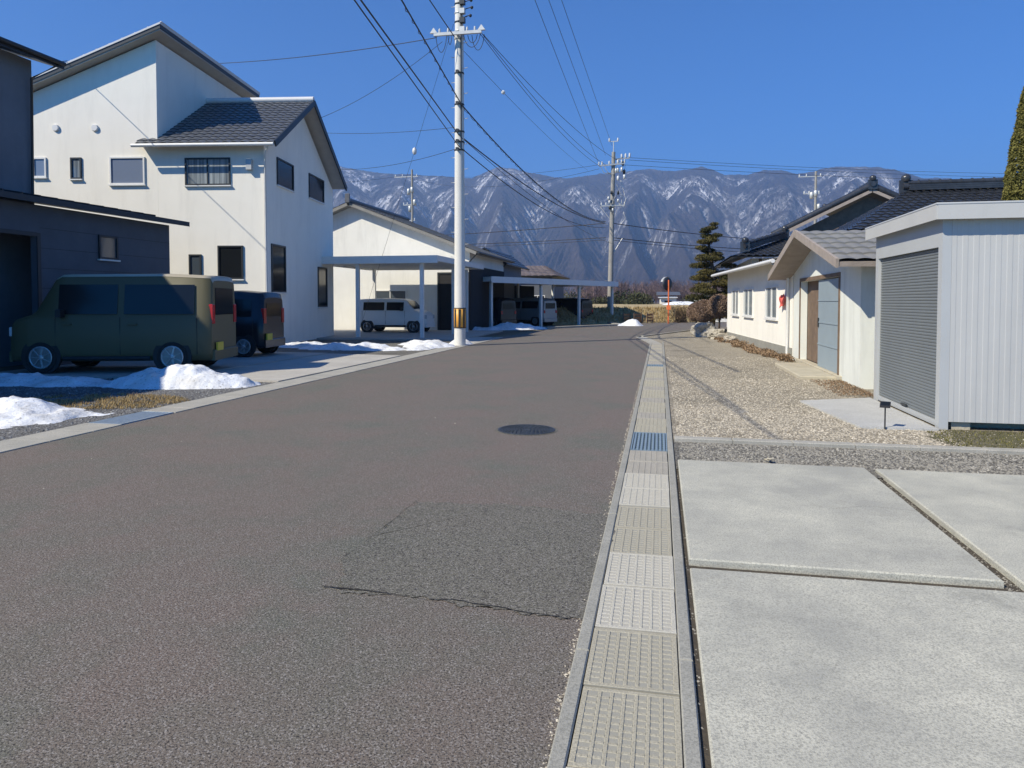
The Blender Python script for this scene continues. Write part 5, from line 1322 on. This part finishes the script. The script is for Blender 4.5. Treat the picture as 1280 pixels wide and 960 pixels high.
# ------------------------------------------------------------------ far field, bank, mirror, shed
bk = MB()
b0 = G(775, 404.5); b1 = G(870, 402.5)
dirb = (b1-b0).normalized(); A_ = b0-dirb*6; C_ = b1+dirb*70; nb_ = Vector((-dirb.y, dirb.x, 0))
nx, nv = 160, 10; V = []
for i in range(nx+1):
    for j in range(nv+1):
        u = i/nx; v = j/nv; p = A_.lerp(C_, u)+nb_*(v*1.6); z = 1.08*(v**.8)+(.08*mnoise.noise(p*1.3)+.05*mnoise.noise(p*4))*(1 if 0 < j else 0); V.append((p.x, p.y, max(z, -.02) if j else -.02))
bk.add(V, [(i*(nv+1)+j, (i+1)*(nv+1)+j, (i+1)*(nv+1)+j+1, i*(nv+1)+j+1) for i in range(nx) for j in range(nv)], True)
struct(bk.build('field_bank', M['bank']))
q0 = A_+nb_*1.6; q1_ = C_+nb_*1.6
fb = MB(); fb.add([(q0.x, q0.y, 1.06), (q1_.x, q1_.y, 1.06), (q1_.x+60, q1_.y+70, 1.06), (q0.x-20, q0.y+75, 1.06)], [(0, 1, 2, 3)]); struct(fb.build('raised_field', M['bank']))
rs = np.random.RandomState(8); n = 14000; u = rs.rand(n); v = rs.rand(n)
PP = np.stack([A_.x+(C_.x-A_.x)*u*.5+nb_.x*v*1.6, A_.y+(C_.y-A_.y)*u*.5+nb_.y*v*1.6, 1.08*v**.8], 1)
blades('bank_grass', PP, .22, M['straw'], 5, wd=.02, lean=.8)
# low rusty boards along the bank
for i, (px, w_) in enumerate(((783, 5), (797, 5.5), (812, 4.5))):
    a = G(px, 404.2); L_ = w_*54/F; tt = thing('board_panel', ('rusty brown board at bank foot nearest the carport', 'rusty brown board in the middle of three at bank foot', 'rusty brown board at bank foot nearest the orange mirror post')[i], 'board', (a.x, a.y, 0), math.atan2(dirb.y, dirb.x), 'rusty boards along the field bank')
    b = MB(); 
    for k in range(3): b.box(-L_, -.02, .12+k*.2, L_, .02, .27+k*.2)
    b.build('plank', M['rust'], tt)
    for s in (-1, 1): b = MB(); b.box(s*L_-.03, -.05, 0, s*L_+.03, -.021, .75); b.build('stake', M['wood'], tt)
def mirror():
    p = G(835.5, 404.5); d = 1335/(404.5-377); t = thing('traffic_mirror', 'round convex traffic mirror on an orange post at the corner', 'traffic mirror', (p.x, p.y, 0))
    zt = P(835, 350, d).z
    b = MB(); b.tube([(0, 0, 0), (0, 0, zt)], .05, 10); b.build('post', M['orange'], t)
    zc = P(834, 355, d).z; n = Vector((-.74, .67, 0)); s = Vector((.67, .74, 0))
    b = MB(); V = []; N = 24; R_ = .45; prof = [(0, .12), (.25, .09), (.40, .03), (R_, 0), (R_, -.05), (.3, -.09), (0, -.11)]
    rings = []
    c = Vector((0, 0, zc))+n*.13
    for r0, h in prof:
        rings += [c+(s*math.cos(2*math.pi*k/N)+EZ*math.sin(2*math.pi*k/N))*max(r0, .003)+n*h for k in range(N)]
    b.add(rings, [(i*N+k, i*N+(k+1) % N, (i+1)*N+(k+1) % N, (i+1)*N+k) for i in range(3, len(prof)-1) for k in range(N)], True); b.build('mirror_back', M['dark_metal'], t)
    b = MB(); b.add(rings, [(i*N+k, i*N+(k+1) % N, (i+1)*N+(k+1) % N, (i+1)*N+k) for i in range(0, 3) for k in range(N)], True)
    mm, nn_, bb = newmat('mirror_glass'); bb.inputs['Metallic'].default_value = 1; bb.inputs['Roughness'].default_value = .05; bb.inputs['Base Color'].default_value = (.5, .5, .52, 1)
    b.build('mirror_face', mm, t)
    b = MB(); hood = []
    for i in range(9):
        a = math.pi*(.1+.8*i/8)
        for h in (.0, .16): hood.append(c+(s*math.cos(a)+EZ*math.sin(a))*(R_+.03)+n*h)
    hood2 = [c+(q_-c)*1.03 for q_ in hood]
    b.add(hood+hood2, [(2*i, 2*i+1, 2*i+3, 2*i+2) for i in range(8)]+[(18+2*i, 18+2*i+2, 18+2*i+3, 18+2*i+1) for i in range(8)]); b.build('hood', M['steel'], t)
    b = MB(); b.box(-.13, -.07, .95, .13, -.052, 1.25); b.build('sign_plate', M['orange'], t)
mirror()
def white_shed():
    a = G(871, 402.5); t = thing('small_white_shed', 'small flat topped white shed at the corner behind brown round bushes', 'shed', (a.x+.9, a.y+1.2, 0))
    z = P(870, 374, 49).z
    b = MB(); b.box(-.9, -.9, 0, 1.6, 1.2, z-.1); b.build('wall', M['paint_white'], t); b = MB(); b.box(-1.0, -1.0, z-.098, 1.7, 1.3, z, .02); b.build('roof', M['alu'], t)
    window(t, (0, -.9, 0), EX, -EY, .7, 1.4, z-.75, z-.25, 'pane_dark', 'alu', 0)
white_shed()
def far_house():
    d = 190; a = P(834, 377, d); t = thing('distant_farmhouse', 'tiny distant white farmhouse with two snowy roofs at the woods edge', 'house', (a.x, a.y, 0), .1)
    z1 = P(832, 372, d).z
    b = MB(); b.box(-1.8, -2, 0, 2.2, 2, z1+.3); b.build('wall', M['white_wall'], t)
    b = MB(); b.box(-2.6, -2.8, z1-.1, 2.4, -2.01, z1+.15); b.build('lower_roof', M['snow'], t)
    z2 = P(832, 369, d).z
    b = MB(); b.extr([(-2.8, -2.6, z2), (-2.8, 2.6, z2), (-2.8, 0, z2+.9)], (6, 0, 0)); b.build('roof', M['tile'], t)
    window(t, (0, -2, 0), EX, -EY, -1, 1, 1.2, 1.8, 'pane_dark', 'alu', 1)
    for i, (px, w_, lab) in enumerate(((847, 2.2, 'low snowy hump beside the distant farmhouse'), (858, 2.0, 'low snowy hump beside the small white shed, seen across the field'))):
        q = P(px, 384, 95); snow(lab, [(q.x, q.y, w_, 1.6, .55, 0)], res=.2, seed=70+i, z0=1.05, nz=.2)
far_house()

# ------------------------------------------------------------------ plants
def leafcloud(name, pts, size, m, parent, seed=0, nrmout=None, aspect=.5, shade=None):
    rs = np.random.RandomState(seed); N = len(pts); a = rs.normal(size=(N, 3)); a /= np.linalg.norm(a, axis=1)[:, None]
    c = rs.normal(size=(N, 3)); c -= a*(a*c).sum(1)[:, None]; c /= np.linalg.norm(c, axis=1)[:, None]
    s = size*(.6+.8*rs.rand(N))[:, None]
    V = np.stack([pts-a*s, pts+c*s*aspect, pts+a*s, pts-c*s*aspect], 1).reshape(-1, 3)
    sh = rs.rand(N) if shade is None else np.clip(shade+.35*(rs.rand(N)-.5), 0, 1)
    return np_mesh(name, V, np.arange(4*N).reshape(-1, 4), m, parent, attr={'shade': np.repeat(sh, 4)})
def niwaki():
    d = 36; b0 = P(889, 377, d); zt = P(888, 279, d).z; t = thing('pine_tree', 'cloud pruned pine tree standing beyond the annex roof', 'tree', (b0.x, b0.y, 0))
    rs = random.Random(5); tr = []
    for i in range(12): z = zt*i/11*.98; tr.append((.18*math.sin(z*.9), .1*math.cos(z*1.3), z))
    b = MB(); b.tube(tr, .16, 8, .03)
    pads = []
    z = .9
    while z < zt-.1:
        f = 1-z/zt; R_ = .15+1.40*f**.75
        n = max(1, int(2+R_*3.2))
        for k in range(n):
            a = rs.uniform(0, 6.28); rr = R_*rs.uniform(.35, .95); pads.append((.18*math.sin(z*.9)+rr*math.cos(a), rr*math.sin(a), z+rs.uniform(-.12, .12), .22+.30*f*rs.uniform(.7, 1.3)))
            b.tube([(.18*math.sin(z*.9), 0, z-.12), (pads[-1][0]*.6, pads[-1][1]*.6, z-.1), (pads[-1][0], pads[-1][1], z-.02)], .03, 5, .012)
        z += .30
    pads.append((.1, 0, zt-.05, .2))
    b.build('trunk', M['bark'], t)
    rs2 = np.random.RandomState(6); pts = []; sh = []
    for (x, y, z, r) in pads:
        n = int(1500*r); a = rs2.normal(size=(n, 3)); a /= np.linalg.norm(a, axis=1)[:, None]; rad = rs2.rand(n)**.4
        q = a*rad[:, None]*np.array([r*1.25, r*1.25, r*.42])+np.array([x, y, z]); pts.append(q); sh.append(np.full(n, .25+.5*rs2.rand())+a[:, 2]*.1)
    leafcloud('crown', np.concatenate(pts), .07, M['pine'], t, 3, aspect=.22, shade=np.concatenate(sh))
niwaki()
def cone_tree():
    d = 16.5; c = P(1304, 377, d); t = thing('clipped_conifer', 'tall clipped yellow green conifer at the right edge of photo', 'tree', (c.x, c.y, 0))
    b = MB(); b.tube([(0, 0, 0), (0, 0, 3), (0, 0, 7)], .14, 8, .04); b.build('trunk', M['bark'], t)
    n = 90000; rs = np.random.RandomState(2); z = .5+7.0*rs.rand(n); rad = .92*(1-np.clip((z-.5)/7.1, 0, 1)**2.2)**.62; a = rs.rand(n)*6.283
    k = 1+.10*(fbm(a*3, z*2.5, 3, 4)-.5)*2+.05*(fbm(a*12, z*9, 2, 9)-.5); rr = rad*k*(1-.12*rs.rand(n)**2)
    pts = np.stack([rr*np.cos(a), rr*np.sin(a), z], 1); leafcloud('crown', pts, .035, M['conifer'], t, 4, aspect=.45, shade=fbm(a*8, z*7, 3, 14))
cone_tree()
def ball_bush(label, px, py, r, d, grp='round brown clipped bushes'):
    c = P(px, py, d); t = thing('round_bush', label, 'bush', (c.x, c.y, 0), group=grp)
    b = MB(); b.tube([(0, 0, 0), (.02, 0, c.z*.6), (0, 0, c.z)], .05, 6, .03)
    for k in range(8): a = k*.8; b.tube([(0, 0, c.z-.3), (r*.6*math.cos(a), r*.6*math.sin(a), c.z+r*.3*math.sin(k*2.1))], .015, 5, .006)
    b.build('trunk', M['bark'], t)
    n = int(16000*r*r*4); rs = np.random.RandomState(int(px)); a = rs.normal(size=(n, 3)); a /= np.linalg.norm(a, axis=1)[:, None]
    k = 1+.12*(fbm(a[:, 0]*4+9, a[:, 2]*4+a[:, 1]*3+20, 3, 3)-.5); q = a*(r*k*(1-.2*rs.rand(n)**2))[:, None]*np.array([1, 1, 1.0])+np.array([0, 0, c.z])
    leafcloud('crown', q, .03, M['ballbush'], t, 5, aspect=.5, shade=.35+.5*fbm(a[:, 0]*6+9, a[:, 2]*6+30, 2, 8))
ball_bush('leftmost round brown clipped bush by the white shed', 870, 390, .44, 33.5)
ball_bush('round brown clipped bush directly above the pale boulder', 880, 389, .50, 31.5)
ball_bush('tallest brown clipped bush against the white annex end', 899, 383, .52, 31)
def boulder(label, px, py, s, d=None, seed=0, sz=1.0):
    p = G(px, py); import bmesh
    bm = bmesh.new(); bmesh.ops.create_icosphere(bm, subdivisions=4, radius=1)
    for v in bm.verts:
        n_ = v.co.copy(); k = 1+.55*mnoise.noise(n_*1.5+Vector((seed, 0, 0)))+.22*mnoise.noise(n_*4+Vector((seed, 5, 0)))+.05*mnoise.noise(n_*11)
        q = n_*k; q = Vector((max(-.97, min(.97, q.x)), max(-.97, min(.97, q.y)), max(-.7, min(.82, q.z)))); v.co = Vector((q.x*s, q.y*s, q.z*s*sz))
    me = bpy.data.meshes.new('boulder'); bm.to_mesh(me); bm.free(); me.materials.append(M['rock']); o = bpy.data.objects.new('boulder', me); COL.objects.link(o)
    o.location = (p.x, p.y, s*sz*.6); o.rotation_euler = (0, 0, seed); return tag(o, label, 'boulder')
boulder('large pale boulder under the round brown bushes', 881, 421, .50, seed=1, sz=.85)
boulder('small pale stone on top of the large boulder by bushes', 883, 418, .22, seed=5, sz=.7).location.z = .85
boulder('broken grey boulder right of the large pale one', 897, 424, .36, seed=2, sz=.8)
boulder('low rock at the foot of the annex wall, nearest the viewer', 912, 428, .25, seed=3, sz=.7)
# dead ground cover along the right wall foot
rs = np.random.RandomState(12); n = 9000; y = 18.6+11*rs.rand(n); wdt = .7*(fbm(y*1.1, y*0, 3, 5)); x = (3.25-(y-19)*.075)-wdt*rs.rand(n)
h = .16*rs.rand(n)*fbm(x*2, y*2, 3, 7)*1.6
o = leafcloud('dead_ground_cover', np.stack([x, y, h], 1), 0.028, M['dead'], None, 7, aspect=.5, shade=rs.rand(n)); stuff(o)
n = 2200; y = 11.9+2.2*rs.rand(n); x = 3.3-.55*rs.rand(n)**1.5
stuff(leafcloud('leaf_litter', np.stack([x, y, .02+.04*rs.rand(n)], 1), .013, M['dead'], None, 8, aspect=.5))
n = 5000; x = 3.0+5*rs.rand(n)**1.3; y = 8.0+1.1*rs.rand(n)
blades('mossy_grass', np.stack([x, y], 1), .03, M['conifer'], 9, wd=.004)
# dark dead shrub beside the mirror
p = G(851, 403.5); t = thing('dead_shrub', 'dark bare shrub on the bank right of the orange mirror post', 'shrub', (p.x, p.y+.4, 0))
b = MB(); r2 = random.Random(9)
for k in range(90):
    a = r2.uniform(0, 6.28); l = r2.uniform(.5, 1.25); q = Vector((math.cos(a)*.5, math.sin(a)*.4, l)); b.tube([(r2.uniform(-.5, .5), 0, .0), q*.6+Vector((r2.uniform(-.1, .1), 0, 0)), q+Vector((r2.uniform(-.2, .2), 0, r2.uniform(-.1, .1)))], .018, 4, .006, cap=False)
b.build('branches', M['bark'], t)
rs = np.random.RandomState(3); a = rs.normal(size=(1500, 3))*np.array([.35, .3, .3])+np.array([0, 0, .65]); leafcloud('withered_leaves', a, .04, M['dead'], t, 6, shade=np.full(1500, .1))

# bare winter woods beyond the field
def woods():
    rs = np.random.RandomState(21); segs = []; shd = []
    def strip(a, b_, w0, w1, s):
        segs.append((a, b_, w0, w1)); shd.append(s)
    for i in range(760):
        px = rs.uniform(380, 1250) if i % 2 else rs.uniform(730, 1000); d = rs.uniform(125, 230); p = P(px, 377, d); base = np.array([p.x, p.y, 0.]); hgt = rs.uniform(3.8, 7.2)*(.75+.5*d/230)*.9; s = rs.rand()
        if 812 < px < 866 and d < 198: d = rs.uniform(198, 240); p = P(px, 377, d); base = np.array([p.x, p.y, 0.])
        if px > 690: hgt = d*.036*(.55+.55*rs.rand())
        top = base+np.array([rs.uniform(-.5, .5), 0, hgt]); strip(base, base+(top-base)*.5, .16, .10, s); strip(base+(top-base)*.5, top, .10, .03, s)
        for k in range(16):
            f = rs.uniform(.22, .9); o = base+(top-base)*f; a = rs.uniform(0, 6.28); l = (1-f)*hgt*rs.uniform(.35, .75)+.3
            e = o+np.array([math.cos(a)*l*.6, math.sin(a)*l*.6, l*rs.uniform(.6, 1.1)]); strip(o, e, .06, .03, s)
            for j in range(5):
                g_ = rs.uniform(.3, 1); o2 = o+(e-o)*g_; a2 = rs.uniform(0, 6.28); l2 = l*.5; e2 = o2+np.array([math.cos(a2)*l2*.6, math.sin(a2)*l2*.5, l2*rs.uniform(.2, 1)]); strip(o2, e2, .04, .025, min(1, s+.3*rs.rand()))
    A = np.array([q[0] for q in segs]); B = np.array([q[1] for q in segs]); w0 = np.array([q[2] for q in segs])[:, None]; w1 = np.array([q[3] for q in segs])[:, None]
    dd = B-A; hx = np.stack([dd[:, 2], np.zeros(len(dd)), -dd[:, 0]], 1); hx /= np.linalg.norm(hx, axis=1)[:, None]+1e-9; hy = np.tile(np.array([0., 1., 0]), (len(dd), 1))
    # triangular cross-section so the twigs have depth
    def ring(P_, w): return [P_+hx*w*.5, P_-hx*w*.25+hy*w*.43, P_-hx*w*.25-hy*w*.43]
    r0 = ring(A, w0); r1 = ring(B, w1); V = np.stack(r0+r1, 1).reshape(-1, 3)
    N = len(A); Fq = np.array([[0, 1, 4, 3], [1, 2, 5, 4], [2, 0, 3, 5]]); Fc = (Fq[None]+6*np.arange(N)[:, None, None]).reshape(-1, 4)
    stuff(np_mesh('bare_woods', V, Fc, M['twig'], attr={'shade': np.repeat(np.array(shd), 6)}))
    pts = []; sh = []
    for i in range(150):
        px = rs.uniform(380, 1250)
        if 812 < px < 866: continue
        d = rs.uniform(112, 150); p = P(px, 377, d); r = rs.uniform(.8, 2.0); n = 420; a = rs.normal(size=(n, 3)); a /= np.linalg.norm(a, axis=1)[:, None]
        hh = rs.uniform(1.0, 1.7)
        pts.append(a*(rs.rand(n)**.4)[:, None]*np.array([r*1.5, r, r*hh*.8])+np.array([p.x, p.y, r*.9])); sh.append(np.full(n, rs.rand()*.8))
    stuff(leafcloud('evergreen_thicket', np.concatenate(pts), .22, M['hedge'], None, 2, shade=np.concatenate(sh)))
woods()
